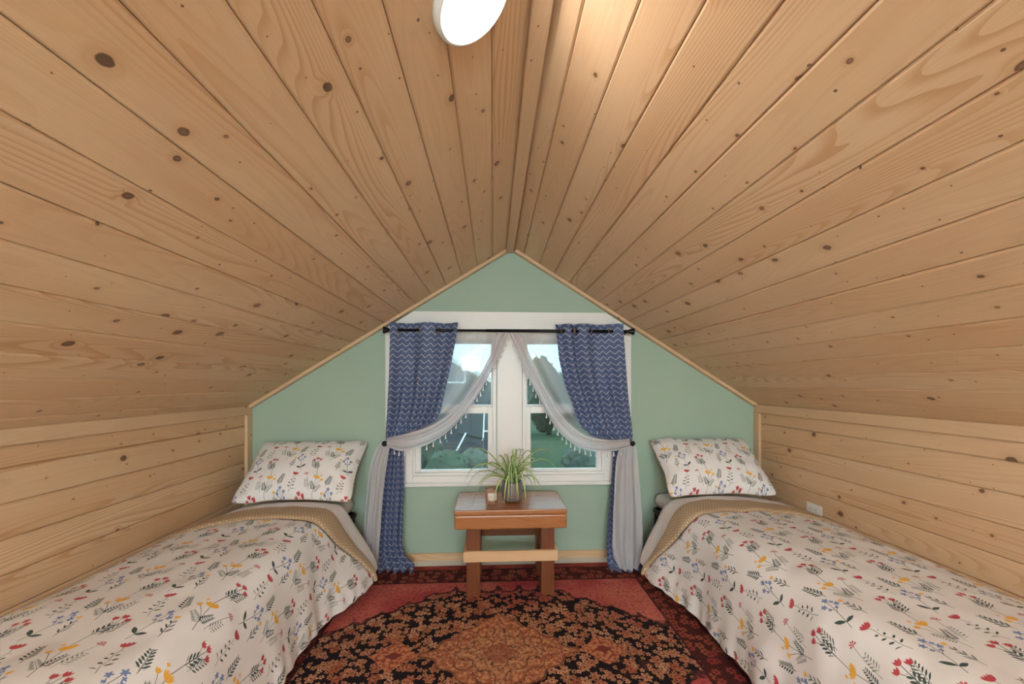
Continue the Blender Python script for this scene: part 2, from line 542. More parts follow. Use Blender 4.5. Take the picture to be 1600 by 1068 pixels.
    G = mx(G, stem(x, y, 0.0, -3.8, 0.0, 3.2, 0.07, -0.02))
    G = mx(G, leafs(x, y, -3.2, 2.6, 1.0, 0.9, 1.45, 0.29))
    # H second sprig
    x, y = local(27.6, 0.5, 0.3, 0.85)
    G = mx(G, leafs(x, y, -3.4, 3.0, 1.2, 1.1, 1.5, 0.27, 0.25))
    G = mx(G, stem(x, y, 0.0, -4.2, 0.0, 3.2, 0.07))
    weave = nz(vec(u * 900.0, v * 900.0), 1.0, 1.0)
    base = mix(nz(vec(u * 4.0, v * 4.0), 1.0, 2.0), (0.80, 0.785, 0.785), (0.84, 0.83, 0.83))
    col = mix(Gy * 0.8, base, (0.085, 0.13, 0.11))
    col = mix(G * 0.95, col, (0.016, 0.05, 0.042))
    col = mix(B * 0.9, col, (0.105, 0.19, 0.46))
    col = mix(Yl * 0.95, col, (0.88, 0.45, 0.03))
    col = mix(R * 0.95, col, (0.52, 0.035, 0.055))
    nt.links.new(col, b.inputs['Base Color'])
    b.inputs['Roughness'].default_value = 0.8
    bump(weave, 0.1, 0.001, b)
    M['floral_cotton'] = m
m_floral()

def m_dots():
    m, nt, b, o = mat_new('dotted_beige')
    cv, u, v, w = coord('UV')
    a, c = u / 0.0165, v / 0.0165
    row = c.floor()
    fx = (a + row * 0.5).fract() - 0.5
    fy = c.fract() - 0.5
    d = (fx * fx + fy * fy) < 0.028
    link(mix(d, (0.47, 0.335, 0.205), (0.80, 0.72, 0.60)), b.inputs['Base Color'])
    b.inputs['Roughness'].default_value = 0.75
    bump(nz(vec(u * 700.0, v * 700.0), 1.0, 1.0), 0.1, 0.001, b)
    M['dotted_beige'] = m
m_dots()

def m_curtain():
    m, nt, b, o = mat_new('scallop_print')
    cv, u, v, w = coord('UV')
    tri = ((u / 0.056).fract() - 0.5).abs() * 2.0
    ph = v / 0.041 + tri * 0.62
    f = ph.fract()
    row = ph.floor()
    line = (f - 0.5).abs().step(0.5 - 0.085, 0.5 - 0.045)
    sub = ((f * 5.0).fract() - 0.5).abs().step(0.25, 0.45)
    fan = (((u / 0.056).fract() - 0.5).abs() * 9.0).fract()
    vert = (fan - 0.5).abs().step(0.30, 0.46)
    n = nz(vec(u * 500.0, v * 500.0), 1.0, 2.0)
    col = mix(sub.max(vert) * 0.65 * n.step(0.2, 0.7), (0.058, 0.095, 0.225), (0.25, 0.32, 0.50))
    col = mix(line * 0.82, col, (0.70, 0.71, 0.78))
    nt.links.new(col, b.inputs['Base Color'])
    b.inputs['Roughness'].default_value = 0.7
    tl = nt.nodes.new('ShaderNodeBsdfTranslucent'); nt.links.new(col, tl.inputs[0])
    mx = nt.nodes.new('ShaderNodeMixShader'); mx.inputs[0].default_value = 0.12
    nt.links.new(b.outputs[0], mx.inputs[1]); nt.links.new(tl.outputs[0], mx.inputs[2])
    nt.links.new(mx.outputs[0], o.inputs[0])
    M['scallop_print'] = m
m_curtain()

def m_sheer(name, opac, col):
    m, nt, b, o = mat_new(name)
    cv, u, v, w = coord('UV')
    df = nt.nodes.new('ShaderNodeBsdfDiffuse'); df.inputs[0].default_value = col + (1,)
    tl = nt.nodes.new('ShaderNodeBsdfTranslucent'); tl.inputs[0].default_value = col + (1,)
    tr = nt.nodes.new('ShaderNodeBsdfTransparent')
    m1 = nt.nodes.new('ShaderNodeMixShader'); m1.inputs[0].default_value = 0.45
    nt.links.new(df.outputs[0], m1.inputs[1]); nt.links.new(tl.outputs[0], m1.inputs[2])
    m2 = nt.nodes.new('ShaderNodeMixShader')
    thread = nz(vec(u * 60.0, v * 2.0), 1.0, 2.0)
    link(thread * 0.16 + (opac - 0.08), m2.inputs[0])
    nt.links.new(tr.outputs[0], m2.inputs[1]); nt.links.new(m1.outputs[0], m2.inputs[2])
    nt.links.new(m2.outputs[0], o.inputs[0])
    M[name] = m
m_sheer('sheer_voile', 0.50, (0.80, 0.80, 0.82))
m_sheer('sheer_gathered', 0.93, (0.80, 0.77, 0.79))
m_sheer('sheer_tail', 0.90, (0.80, 0.79, 0.83))

def m_rug():
    m, nt, b, o = mat_new('persian_rug')
    cv, x, y, z = coord('Object')          # metres from the medallion centre
    ax, ay = x.abs(), y.abs()
    HX, HY = 1.14, 0.90
    wob = nz(vec(x * 9.0, y * 9.0), 1.0, 3.0)
    def flowers(vx, vy, scale, pet):
        vo = voro(vec(vx, vy), scale)
        p = sep(vo.outputs['Position'])
        dx, dy = vx - p[0], vy - p[1]
        ang = dy.atan2(dx); r = (dx * dx + dy * dy).sqrt() * scale
        c = sep(vo.outputs['Color'])
        edge = (ang * pet).cos() * 0.09 + 0.31 + c[0] * 0.12
        return r / edge, c
    r1, c1 = flowers(x, y, 15.0, 6.0)
    r2, c2 = flowers(x + 3.7, y + 1.3, 31.0, 5.0)
    r3, c3 = flowers(ax, ay, 24.0, 5.0)
    hue = nz(vec(x * 1.6 + 4.0, y * 2.2), 1.0, 2.0)
    fine = nz(vec(x * 55.0, y * 55.0), 1.0, 2.0)
    peach = mix(c1[1], (0.74, 0.40, 0.23), (0.50, 0.15, 0.075))
    rose = (0.52, 0.10, 0.09)
    # rose tint towards the far end of the rug
    rosy = (y * 1.9 + hue * 1.8 - 1.35).step(0.0, 0.7)
    fl = mix(rosy * 0.85, peach, rose)
    black = (0.014, 0.008, 0.011)
    brown = (0.13, 0.035, 0.018)
    # field: dark ground filled with blossoms and small leaves
    fld = mix((r2 < 0.92) * (r2 > 0.30) * (c2[0] > 0.30), black, mix(c2[1], (0.36, 0.17, 0.08), fl))
    fld = mix((r1 < 0.95), fld, mix(fine.step(0.35, 0.6) * 0.5, fl, brown))
    fld = mix(((r1 - 0.60).abs() < 0.06), fld, brown)
    fld = mix((r1 < 0.22), fld, brown)
    # spandrels: red ground with faint figures
    sred = mix(nz(vec(x * 3.0, y * 3.0 + 3.0), 1.0, 4.0).step(0.3, 0.7), (0.42, 0.06, 0.065), (0.58, 0.16, 0.115))
    spand = mix((fine.step(0.55, 0.62)) * 0.45, sred, (0.10, 0.018, 0.018))
    lob = (((x * 24.0).sin().abs()) * 0.045 + ((y * 31.0).sin().abs()) * 0.03 + fine * 0.05 - 0.06)
    top = 0.575 - (ax - 0.33).max(0.0) * 0.70
    inside = (ay + lob) < top
    col = mix(inside, spand, fld)
    col = mix(((ay + lob - top).abs() < 0.012) * 0.85, col, black)
    # centre medallion and two pendants
    md = ax / 0.40 + ay / 0.335
    lobm = ((ax * 34.0).sin() * (ay * 36.0).sin()).abs() * 0.12 + fine * 0.10 - 0.05
    inm = (md + lobm) < 1.0
    medc = mix(fine.step(0.40, 0.58), (0.38, 0.12, 0.055), (0.60, 0.28, 0.14))
    medc = mix((r3 < 0.85) * (r3 > 0.5) * 0.7, medc, (0.30, 0.06, 0.035))
    medc = mix((r3 < 0.22) * 0.8, medc, (0.08, 0.03, 0.03))
    medc = mix(((r3 - 0.95 - fine * 0.2).abs() < 0.05) * 0.9, medc, (0.035, 0.022, 0.022))
    medc = mix((md < 0.60) * 0.45, medc, mix(fine.step(0.45, 0.55), (0.30, 0.14, 0.075), (0.56, 0.29, 0.15)))
    medc = mix((md < 0.22) * 0.5, medc, (0.22, 0.05, 0.035))
    mr = md + lobm
    for r0, wd_ in ((0.97, 0.018), (0.78, 0.012), (0.58, 0.014), (0.36, 0.012)):
        medc = mix(((mr - r0).abs() < wd_) * 0.75, medc, (0.05, 0.022, 0.02))
    col = mix(inm, col, medc)
    pd = (ax - 0.50).abs() / 0.12 + ay / 0.11
    pdc = mix(fine.step(0.42, 0.56), (0.30, 0.07, 0.035), (0.55, 0.22, 0.11))
    pdc = mix((pd + lobm < 0.35), pdc, (0.20, 0.04, 0.03))
    col = mix((pd + lobm) < 1.0, col, pdc)
    # border
    ex = HX - ax; ey = HY - ay
    e = ex.min(ey)
    rb, cb = flowers(x + 1.0, y + 2.0, 19.0, 6.0)
    bc = mix((rb < 1.0), (0.075, 0.016, 0.014), mix(cb[1], (0.34, 0.10, 0.05), (0.30, 0.04, 0.035)))
    bc = mix((rb < 0.35), bc, (0.10, 0.02, 0.02))
    inner = mix(nz(vec(x * 7.0, y * 7.0), 1.0, 4.0).step(0.35, 0.65), (0.24, 0.028, 0.026), (0.40, 0.075, 0.05))
    col = mix(e < 0.235, col, inner)
    col = mix(e < 0.225, col, bc)
    col = mix(e < 0.065, col, inner)
    guard = (((e - 0.230).abs() < 0.007)).max((e - 0.068).abs() < 0.006)
    col = mix(guard * 0.8, col, black)
    # wear
    wear = nz(vec(x * 5.0, y * 5.0 + 9.0), 1.0, 6.0, 0.7)
    col = mix(wear.step(0.55, 0.85) * 0.35, col, mix(rosy, (0.45, 0.16, 0.075), (0.42, 0.065, 0.055)))
    pile = nz(vec(x * 380.0, y * 380.0), 1.0, 2.0)
    col = mix(pile.step(0.35, 0.65) * 0.14, col, black)
    nt.links.new(col, b.inputs['Base Color'])
    b.inputs['Roughness'].default_value = 0.95
    b.inputs['Specular IOR Level'].default_value = 0.2
    bump(pile, 0.3, 0.002, b)
    M['persian_rug'] = m
m_rug()

# ================================================================== THE ROOM
# floor slab and tiles
floor = struct(MB().box(-W - 0.15, W + 0.15, YB - 0.15, D + 0.15, -0.12, -0.008).build('floor', 'grout'), 'white plank tile floor around the rug', 'floor')
tl, tw = 0.6, 0.15
tm = MB().box(0.0012, tl - 0.0012, 0.0012, tw - 0.0012, -0.0085, 0.0, 0.001, 1).build('tile', 'floor_tile', floor)
tile_me = tm.data
first = True
for r in range(14):
    y0 = D - (r + 1) * tw
    off = (0.17 * r) % tl
    for k in range(-4, 4):
        x0 = k * tl - off + 0.26
        if x0 > W or x0 + tl < -W: continue
        if x0 < -W or x0 + tl > W:      # cut tile at the wall
            a, b2 = max(x0, -W), min(x0 + tl, W)
            if b2 - a > 0.02:
                MB().box(a + 0.0012, b2 - 0.0012, y0 + 0.0012, y0 + tw - 0.0012, -0.0085, 0.0).build('tile', 'floor_tile', floor)
            continue
        if first: tm.matrix_basis = Matrix.Translation((x0, y0, 0)); first = False
        else: share('tile', tile_me, floor, Matrix.Translation((x0, y0, 0)))

# plank meshes
def plank_mesh(p, L):
    g, ch, dp, th = 0.0008, 0.0055, 0.0055, 0.017
    prof = [(g, -th), (g, -dp), (g + ch, 0), (p - g - ch, 0), (p - g, -dp), (p - g, -th)]
    V = [(x, 0, z) for x, z in prof] + [(x, L, z) for x, z in prof]
    n = len(prof)
    Fc = [tuple(range(n)), tuple(range(2 * n - 1, n - 1, -1))]
    for i in range(n):
        j = (i + 1) % n
        Fc.append((i, i + n, j + n, j))
    me = bpy.data.meshes.new('plank'); me.from_pydata(V, [], Fc); me.materials.append(M['pine_plank'])
    bm = bmesh.new(); bm.from_mesh(me); bmesh.ops.recalc_face_normals(bm, faces=bm.faces[:]); bm.to_mesh(me); bm.free()
    return me
LEN = D - YB
def basis(xd, yd, zd, loc):
    m4 = Matrix((xd, yd, zd)).transposed().to_4x4(); m4.translation = loc
    return m4
dL, dR = Vector((-SC, 0, -SS)), Vector((SC, 0, -SS))
nL, nR = Vector((SS, 0, -SC)), Vector((-SS, 0, -SC))
apex = Vector((0, 0, ZR))
t0 = 0.0175
cpoly = [(0, ZR + t0 / SC), (W + 0.12, ZE - 0.12 * SS / SC + t0 / SC), (W + 0.12, ZE + 0.05), (0, ZR + 0.18), (-W - 0.12, ZE + 0.05), (-W - 0.12, ZE - 0.12 * SS / SC + t0 / SC)]
ceil_mb = MB()
ceil_mb.prism([cpoly[0], cpoly[1], cpoly[2], cpoly[3]], YB - 0.1, D + 0.1)
ceil_mb.prism([cpoly[0], cpoly[3], cpoly[4], cpoly[5]], YB - 0.1, D + 0.1)
ceiling = struct(ceil_mb.build('ceiling', 'pine_trim'), 'knotty pine tongue and groove planks on both roof slopes', 'ceiling')
P = 0.1305
full = plank_mesh(P, LEN)
def lay(parent, d, n, starts, left, origin):
    for s0, w in starts:
        me = full if abs(w - P) < 1e-6 else plank_mesh(w, LEN)
        p0 = origin + d * s0 + n * random.uniform(-0.0008, 0.0008)
        if left: mt = basis(d, Vector((0, 1, 0)), n, p0 + Vector((0, YB, 0)))
        else: mt = basis(d, Vector((0, -1, 0)), n, p0 + Vector((0, D, 0)))
        share('plank', me, parent, mt)
def rows(start, total, pitch):
    out, s0 = [], start
    while s0 + pitch <= total + 1e-6: out.append((s0, pitch)); s0 += pitch
    if total - s0 > 0.015: out.append((s0, total - s0))
    return out
lay(ceiling, dL, nL, rows(0.0265, SL, P), True, apex)
lay(ceiling, dR, nR, [(0.006, 0.101)] + rows(0.107, SL, P), False, apex)
# ridge strip
rb = MB().box(-0.027, 0.027, 0, LEN, -0.011, 0.011, 0.003, 1).build('ridge_board', 'pine_trim', ceiling)
rb.matrix_basis = Matrix.Translation((-0.008, YB, ZR - 0.030)) @ Matrix.Rotation(math.radians(-3), 4, 'Y')

# knee walls
PW = 0.1272
full_w = plank_mesh(PW, LEN)
for side, nm in ((-1, 'left'), (1, 'right')):
    x0, x1 = sorted((side * (W + 0.018), side * (W + 0.13)))
    wl = struct(MB().box(x0, x1, YB - 0.1, D + 0.1, -0.1, ZE + 0.03).build('wall_' + nm, 'pine_trim'), 'low knotty pine plank knee wall on the %s under the slope' % nm, 'wall')
    d = Vector((0, 0, -1)); n = Vector((-side, 0, 0)); org = Vector((side * W, 0, 1.113))
    k = 0.0
    while k < 1.113 - 0.02:
        w_ = min(PW, 1.113 - k)
        me = full_w if abs(w_ - PW) < 1e-6 else plank_mesh(w_, LEN)
        p0 = org + d * k + n * random.uniform(-0.0008, 0.0008)
        if side < 0: mt = basis(d, Vector((0, 1, 0)), n, p0 + Vector((0, YB, 0)))
        else: mt = basis(d, Vector((0, -1, 0)), n, p0 + Vector((0, D, 0)))
        share('plank', me, wl, mt)
        k += PW

# far gable wall with two window openings
WX = {}
for key, px in (('l0', 643), ('l1', 775.5), ('r0', 816.5), ('r1', 946)):
    WX[key] = at(px, 640, D).x
WZ0, WZ1 = at(790, 741, D).z, at(790, 526, D).z
roofz = lambda x: ZR + 0.03 - abs(x) * SS / SC
gm = MB()
WW = W + 0.1
gm.prism([(-WW, -0.1), (WW, -0.1), (WW, WZ0), (-WW, WZ0)], D, D + 0.15)
gm.prism([(-WW, WZ0), (WX['l0'], WZ0), (WX['l0'], WZ1), (-0.93, roofz(-0.93)), (-WW, roofz(-WW))], D, D + 0.15)
gm.prism([(WW, WZ0), (WW, roofz(WW)), (0.93, roofz(0.93)), (WX['r1'], WZ1), (WX['r1'], WZ0)], D, D + 0.15)
gm.prism([(WX['l1'], WZ0), (WX['r0'], WZ0), (WX['r0'], WZ1), (WX['l1'], WZ1)], D, D + 0.15)
gm.prism([(WX['l0'], WZ1), (WX['r1'], WZ1), (0.93, roofz(0.93)), (0, roofz(0)), (-0.93, roofz(-0.93))], D, D + 0.15)
wall_back = struct(gm.build('wall_back', 'mint_paint'), 'mint green painted gable wall around the double window', 'wall')
# wall behind the camera
struct(MB().prism([(-WW, -0.1), (WW, -0.1), (WW, roofz(WW)), (0, roofz(0)), (-WW, roofz(-WW))], YB - 0.15, YB).build('wall_front', 'mint_paint'), 'mint green painted gable wall behind the viewer', 'wall')

# wooden trims
def slope_box(side, s0, s1, t0_, t1_, y0, y1, name, mat):
    d, n = (dL, nL) if side < 0 else (dR, nR)
    o = MB().box(s0, s1, y0, y1, t0_, t1_).build(name, mat)
    if side < 0: mt = basis(d, Vector((0, 1, 0)), n, apex)
    else:
        mt = basis(d, Vector((0, -1, 0)), n, apex)
    o.matrix_basis = mt
    return o
for i, side in enumerate((-1, 1)):
    y0, y1 = (D - 0.045, D) if side < 0 else (-D, -D + 0.045)
    s_ = slope_box(side, 0.045, SL - 0.02, 0.0, 0.021, y0, y1, 'trim_%d' % (i + 1), 'pine_trim_x')
    struct(s_, 'pale pine strip along the %s edge of the green gable' % ('left sloping' if side < 0 else 'right sloping'), 'trim')
    xa, xb = sorted((side * W, side * (W - 0.02)))
    struct(MB().box(xa, xb, YB, D, 1.066, 1.128, 0.004, 1).build('trim_%d' % (i + 3), 'pine_trim_side'), 'pine board along the top of the %s knee wall' % ('left' if side < 0 else 'right'), 'trim')
    xa, xb = sorted((side * W, side * (W - 0.021)))
    struct(MB().box(xa, xb, D - 0.06, D, 0.0, 1.066, 0.002, 1).build('trim_%d' % (i + 5), 'pine_trim_z'), 'upright pine corner strip beside the %s pillow' % ('left' if side < 0 else 'right'), 'trim')
bb = MB()
bb.box(-W + 0.021, -0.09, D - 0.013, D, 0, 0.052, 0.002, 1); bb.box(-0.088, W - 0.021, D - 0.013, D, 0, 0.052, 0.002, 1)
struct(bb.build('baseboard_back', 'pine_trim_x'), 'low pine baseboard under the green gable wall', 'baseboard')

# window casing
def px_x(px, Y=D): return at(px, 640, Y).x
def px_z(py, Y=D): return at(797, py, Y).z
cas = empty('trim_7', (px_x(794), D, WZ0)); struct(cas, 'wide white window casing with center mullion board', 'window trim')
inv = Matrix.Translation(-cas.location)
def cas_part(mb, name, mat='white_paint'):
    o = mb.build(name, mat, cas); o.data.transform(inv); return o
CL, CR = px_x(603), px_x(985)
CT, CB = px_z(488), px_z(756)
TH = 0.02
def clipx(z):  # slope at height z
    return (ZR - z) * SC / SS - 0.06
zt0 = px_z(531)
xk = clipx(CT); zk = ZR - (abs(CL) + 0.06) * SS / SC
cas_part(MB().prism([(CL, zt0), (CR, zt0), (CR, ZR - (CR + 0.06) * SS / SC), (xk, CT), (-xk, CT), (CL, zk)], D - TH, D), 'head_casing')
il, ir = px_x(646), px_x(943)
cas_part(MB().box(CL, il, D - TH, D, CB + 0.022, zt0, 0.003, 1), 'side_casing')
cas_part(MB().box(ir, CR, D - TH, D, CB + 0.022, zt0, 0.003, 1), 'side_casing')
m0, m1 = px_x(776.5), px_x(815.5)
cas_part(MB().box(m0, m1, D - TH - 0.004, D, px_z(742), zt0, 0.003, 1), 'mullion_board')
cas_part(MB().box(il, ir, D - TH, D, CB + 0.022, px_z(741), 0.003, 1), 'apron')
cas_part(MB().box(CL - 0.012, CR + 0.012, D - TH - 0.016, D, CB - 0.004, CB + 0.022, 0.006, 2), 'sill_board')

def window(name, xa, xb, label):
    root = empty(name, ((xa + xb) / 2, D + 0.06, WZ0)); struct(root, label, 'window')
    iv = Matrix.Translation(-root.location)
    def part(mb, nm, mat, par=None):
        o = mb.build(nm, mat, root if par is None else par); o.data.transform(iv); return o
    zb, zt = WZ0, WZ1
    # jamb frame
    fr = MB(); t = 0.026
    fr.box(xa, xa + t, D - 0.004, D + 0.11, zb, zt, 0.002, 1); fr.box(xb - t, xb, D - 0.004, D + 0.11, zb, zt, 0.002, 1)
    fr.box(xa + t, xb - t, D - 0.004, D + 0.11, zt - t, zt, 0.002, 1); fr.box(xa + t, xb - t, D - 0.004, D + 0.11, zb, zb + t * 0.7, 0.002, 1)
    part(fr, 'frame', 'vinyl_white')
    zm = px_z(638)
    def sash(nm, y0, y1, z0, z1, st, top, bot):
        x0, x1 = xa + t, xb - t
        b = MB()
        b.box(x0, x0 + st, y0, y1, z0, z1, 0.004, 2); b.box(x1 - st, x1, y0, y1, z0, z1, 0.004, 2)
        b.box(x0 + st, x1 - st, y0, y1, z1 - top, z1, 0.004, 2); b.box(x0 + st, x1 - st, y0, y1, z0, z0 + bot, 0.004, 2)
        so = part(b, nm, 'vinyl_white')
        part(MB().box(x0 + st - 0.004, x1 - st + 0.004, (y0 + y1) / 2 - 0.002, (y0 + y1) / 2 + 0.002, z0 + bot - 0.004, z1 - top + 0.004), 'pane', 'window_glass', so)
        return so
    sash('upper_sash', D + 0.055, D + 0.085, zm - 0.008, zt - t, 0.014, 0.02, 0.035)
    sash('lower_sash', D + 0.015, D + 0.047, zb + t * 0.7, zm + 0.014, 0.036, 0.05, 0.018)
    lk = MB().box((xa + xb) / 2 - 0.03, (xa + xb) / 2 + 0.03, D + 0.018, D + 0.04, zm + 0.014, zm + 0.026, 0.004, 2)
    part(lk, 'sash_lock', 'vinyl_white')
    return root
window('window_1', WX['l0'], WX['l1'], 'left white sash window overlooking the grey house')
window('window_2', WX['r0'], WX['r1'], 'right white sash window overlooking the green lawn')

# ================================================================== LAMPS
def disc_lamp(y, label):
    p = apex + dL * 0.2186 + Vector((0, y, 0))
    root = empty('ceiling_disc_lamp', p); tag(root, label, 'ceiling lamp')
    z = nL; x = dL; yv = Vector((0, 1, 0))
    root.matrix_basis = basis(x, yv, z, p)
    MB().lathe([(0.0, 0.0), (0.099, 0.0), (0.100, 0.006), (0.098, 0.016), (0.091, 0.021), (0.088, 0.0205), (0.088, 0.012), (0.0, 0.012)], 48).build('trim_ring', 'plastic_white', root)
    MB().lathe([(0.0, 0.0155), (0.0875, 0.0155), (0.0875, 0.0185), (0.06, 0.0215), (0.03, 0.0232), (0.0, 0.0238)], 48).build('diffuser', 'lamp_diffuser', root)
disc_lamp(0.895, 'round white disc lamp glowing on the left ceiling slope')

def fill_lantern(x, y, label):  # unseen fill light, added to brighten the left slope and far end
    z0, z1, h = 1.56, 1.82, 0.18
    root = empty('added_fill_lantern', (x, y, 0)); tag(root, label, 'fill light', 'added fill lanterns at the back of the room')
    MB().lathe([(0.0, 0.0), (0.12, 0.0), (0.12, 0.012), (0.015, 0.02), (0.0, 0.02)], 24).build('base', 'black_metal', root)
    MB().tube([(0, 0, 0.02), (0, 0, z0)], 0.009, 8).build('pole', 'black_metal', root)
    MB().box(-h, h, -h, h, z0, z1).build('shade', 'fill_paper', root)
fill_lantern(-0.60, -2.55, 'added square fill lantern in the back left behind the viewer')
fill_lantern(0.42, -2.55, 'added square fill lantern in the back right behind the viewer')

# ================================================================== RUG
rug_c = (-0.10, 1.86)
rug = MB().box(-1.14, 1.14, -0.90, 0.90, 0.0, 0.006, 0.002, 1).build('area_rug', 'persian_rug')
rug.location = (rug_c[0], rug_c[1], 0.0005)
tag(rug, 'worn red and black floral rug with peach medallion on the floor', 'rug')

# ================================================================== BEDS
def bed_frame(side, wid, label):
    root = empty('folding_bed', (side * (W - 0.45), 1.85, 0)); tag(root, label, 'bed')
    iv = Matrix.Translation(-root.location)
    def part(mb, nm):
        o = mb.build(nm, 'black_metal', root); o.data.transform(iv); return o
    xs = lambda s: side * (W - s)
    s0, s1, y0, y1, z = 0.05, wid + 0.015, 0.93, 2.79, 0.375
    r = 0.06
    path = []
    def corner(cs, cy, a0):
        for k in range(7):
            a = a0 + k / 6 * math.pi / 2
            path.append((xs(cs + r * math.cos(a)), cy + r * math.sin(a), z))
    corner(s1 - r, y1 - r, 0); corner(s0 + r, y1 - r, math.pi / 2); corner(s0 + r, y0 + r, math.pi); corner(s1 - r, y0 + r, 1.5 * math.pi)
    path.append(path[0])
    part(MB().tube(path, 0.013, 10, False), 'side_rail')
    for cy in (y0 + 0.05, 1.85, y1 - 0.02):
        dy = 0.03 if cy > 2 else 0.0
        for cs, sgn in ((s0 + 0.05, -1), (s1 - 0.015, 1)):
            part(MB().tube([(xs(cs), cy - dy, z), (xs(cs + sgn * 0.008), cy + dy * 0.3, 0.0075)], 0.0125, 10), 'leg')
    for cy in (1.2, 1.6, 2.0, 2.4):
        part(MB().tube([(xs(s0), cy, z), (xs(s1), cy, z)], 0.008, 8), 'cross_bar')
    part(MB().tube([(xs(s1 - 0.02), 2.74, 0.20), (xs(s0 + 0.02), 2.74, 0.20)], 0.010, 8), 'head_brace')
    return root

def rounded_slab(name, x0, x1, y0, y1, z0, z1, r, mat, label, cat):
    mb = MB(); mb.box(x0, x1, y0, y1, z0, z1, r, 5)
    for f in mb.bm.faces: f.smooth = True
    o = mb.build(name, mat)
    return tag(o, label, cat)

def make_bed(side, wid, lb, flare, YF):
    """wid: how far the mattress comes out from the knee wall"""
    bed_frame(side, wid, lb['frame'])
    xs = lambda s: side * (W - s)
    xa, xb = sorted((xs(0.085), xs(wid)))
    rounded_slab('mattress', xa, xb, 0.92, 2.80, 0.389, 0.492, 0.05, 'mattress_cotton', lb['mattress'], 'mattress')
    e = wid - 0.82
    key = [(0.028, 0.38), (0.026, 0.42), (0.040, 0.462), (0.085, 0.492), (0.20, 0.521), (0.40, 0.536), (0.58, 0.536), (0.71 + e, 0.533), (0.79 + e, 0.520), (0.838 + e, 0.483), (0.866 + e, 0.42), (0.882 + e, 0.33), (0.894 + e, 0.23), (0.903 + e, 0.13), (0.910 + e, 0.055)]
    prof = [spline(key, k / 400) for k in range(401)]
    arc = [0.0]
    for a, b in zip(prof, prof[1:]): arc.append(arc[-1] + math.hypot(b[0] - a[0], b[1] - a[1]))
    tot = arc[-1]
    def pr(q):      # q 0..1 by arc length -> s, z, normal
        t = q * tot
        lo, hi = 0, 400
        while hi - lo > 1:
            mid = (lo + hi) // 2
            if arc[mid] <= t: lo = mid
            else: hi = mid
        u = (t - arc[lo]) / max(arc[hi] - arc[lo], 1e-9)
        a, b = prof[lo], prof[hi]
        s, z = a[0] + (b[0] - a[0]) * u, a[1] + (b[1] - a[1]) * u
        tx, tz = b[0] - a[0], b[1] - a[1]; L = math.hypot(tx, tz)
        return s, z, -tz / L, tx / L
    YH = 2.20          # where the cover is folded back
    def drop(q):  return sstep(0.60, 1.0, q)
    def surf(q, Y, off=0.0):
        s, z, ns, nz_ = pr(q)
        dr = sstep(0.66, 1.0, q)
        fl = flare * sstep(1.95, 2.42, Y) * dr
        s += fl
        # soft puffs, wrinkles and gathers at the hem
        p = Vector((s * 3.2, Y * 2.6, side * 5.0 + z * 3.0))
        h = 0.012 * noise.noise(p) + 0.006 * noise.noise(p * 2.7 + Vector((3, 1, 7))) + 0.0028 * noise.noise(Vector((p.x * 5.5 + p.y * 2.0, p.y * 4.0 - p.x, p.z)))
        hang = sstep(0.70, 0.92, q)
        h += hang * 0.008 * noise.noise(Vector((Y * 7.0, side * 9.0, z * 1.5))) * 1.5
        h += sstep(0.88, 1.0, q) * 0.004 * math.sin(Y * 62.0 + 3 * noise.noise(Vector((Y * 5, 0, 1))))
        edge = 1 - sstep(0.0, 0.06, q)
        h *= (1 - edge)
        h += 0.007 + off
        z2 = z + nz_ * h
        s2 = s + ns * h
        if q > 0.9: z2 += 0.004 * math.sin(Y * 31.0)
        return Vector((xs(max(s2, 0.022)), Y, max(z2, 0.014)))
    def edgeY(q):   # head-side edge of the printed cover: swings towards the wall on the hanging side
        return YH - 0.10 * (1 - sstep(0.05, 0.36, q)) + 0.045 * noise.noise(Vector((q * 3, side * 2, 0))) + 0.27 * drop(q) ** 1.2
    def fn(i, j):
        q = i; Y = YF + (edgeY(q) - YF) * j
        off = -0.012 * (1 - sstep(0.0, 0.02, 1 - j))
        p = surf(q, Y, off)
        return p, (side * (q * tot) * 1.0 + (0.11 if side < 0 else 0.0), Y)
    cover = grid_obj('duvet', fn, 150, 170, 'floral_cotton', None, True, side > 0)
    tag(cover, lb['duvet'], 'duvet')
    # end drop at the foot
    def foot(i, j):
        p = surf(i, YF)
        zz = p.z + (0.05 - p.z) * j if p.z > 0.05 else p.z
        return Vector((p.x, YF - 0.06 * math.sin(j * math.pi / 2), zz)), (side * i * tot, YF - 0.45 * j)
    grid_obj('foot_drop', foot, 60, 12, 'floral_cotton', cover, True, side < 0)
    # folded back band: dotted lining
    def band(i, j):
        q = 0.012 + 0.988 * i
        wdt = 0.20 * (1 - 0.86 * drop(q) ** 0.9)
        y0 = edgeY(q) - 0.012
        if q < 0.10: wdt *= 0.80 + 2.0 * q
        bulge = 0.016 * (max(0.0, 1 - (2 * j - 1) ** 6)) ** 0.5 - 0.003
        wav = 0.010 * noise.noise(Vector((q * 6, 4.0 + side, j)))
        Y = y0 + wdt * j + wav
        p = surf(q, min(Y, 2.55), bulge)
        p.y = Y
        return p, (q * tot, Y)
    grid_obj('turned_back_lining', band, 120, 14, 'dotted_beige', cover, True, side > 0)
    # floral lip: outside of the cover rolled under the lining
    def sheet(i, j):
        q = 0.02 + 0.955 * i
        wdt = 0.20 * (1 - 0.86 * drop(q) ** 0.9)
        y0 = edgeY(q) + wdt - 0.05
        y1 = max(2.56 - 0.10 * (1 - sstep(0.05, 0.3, q)), y0 + 0.11) + 0.012 * math.sin(i * 9)
        Y = y0 + (y1 - y0) * j
        p = surf(q, min(Y, 2.5), -0.004 - 0.012 * sstep(0.85, 1.0, j) * (1 - drop(q)))
        p.y = Y
        return p, (q * tot, Y)
    sh = grid_obj('bed_sheet', sheet, 110, 12, 'sheet_cotton', None, True, side > 0)
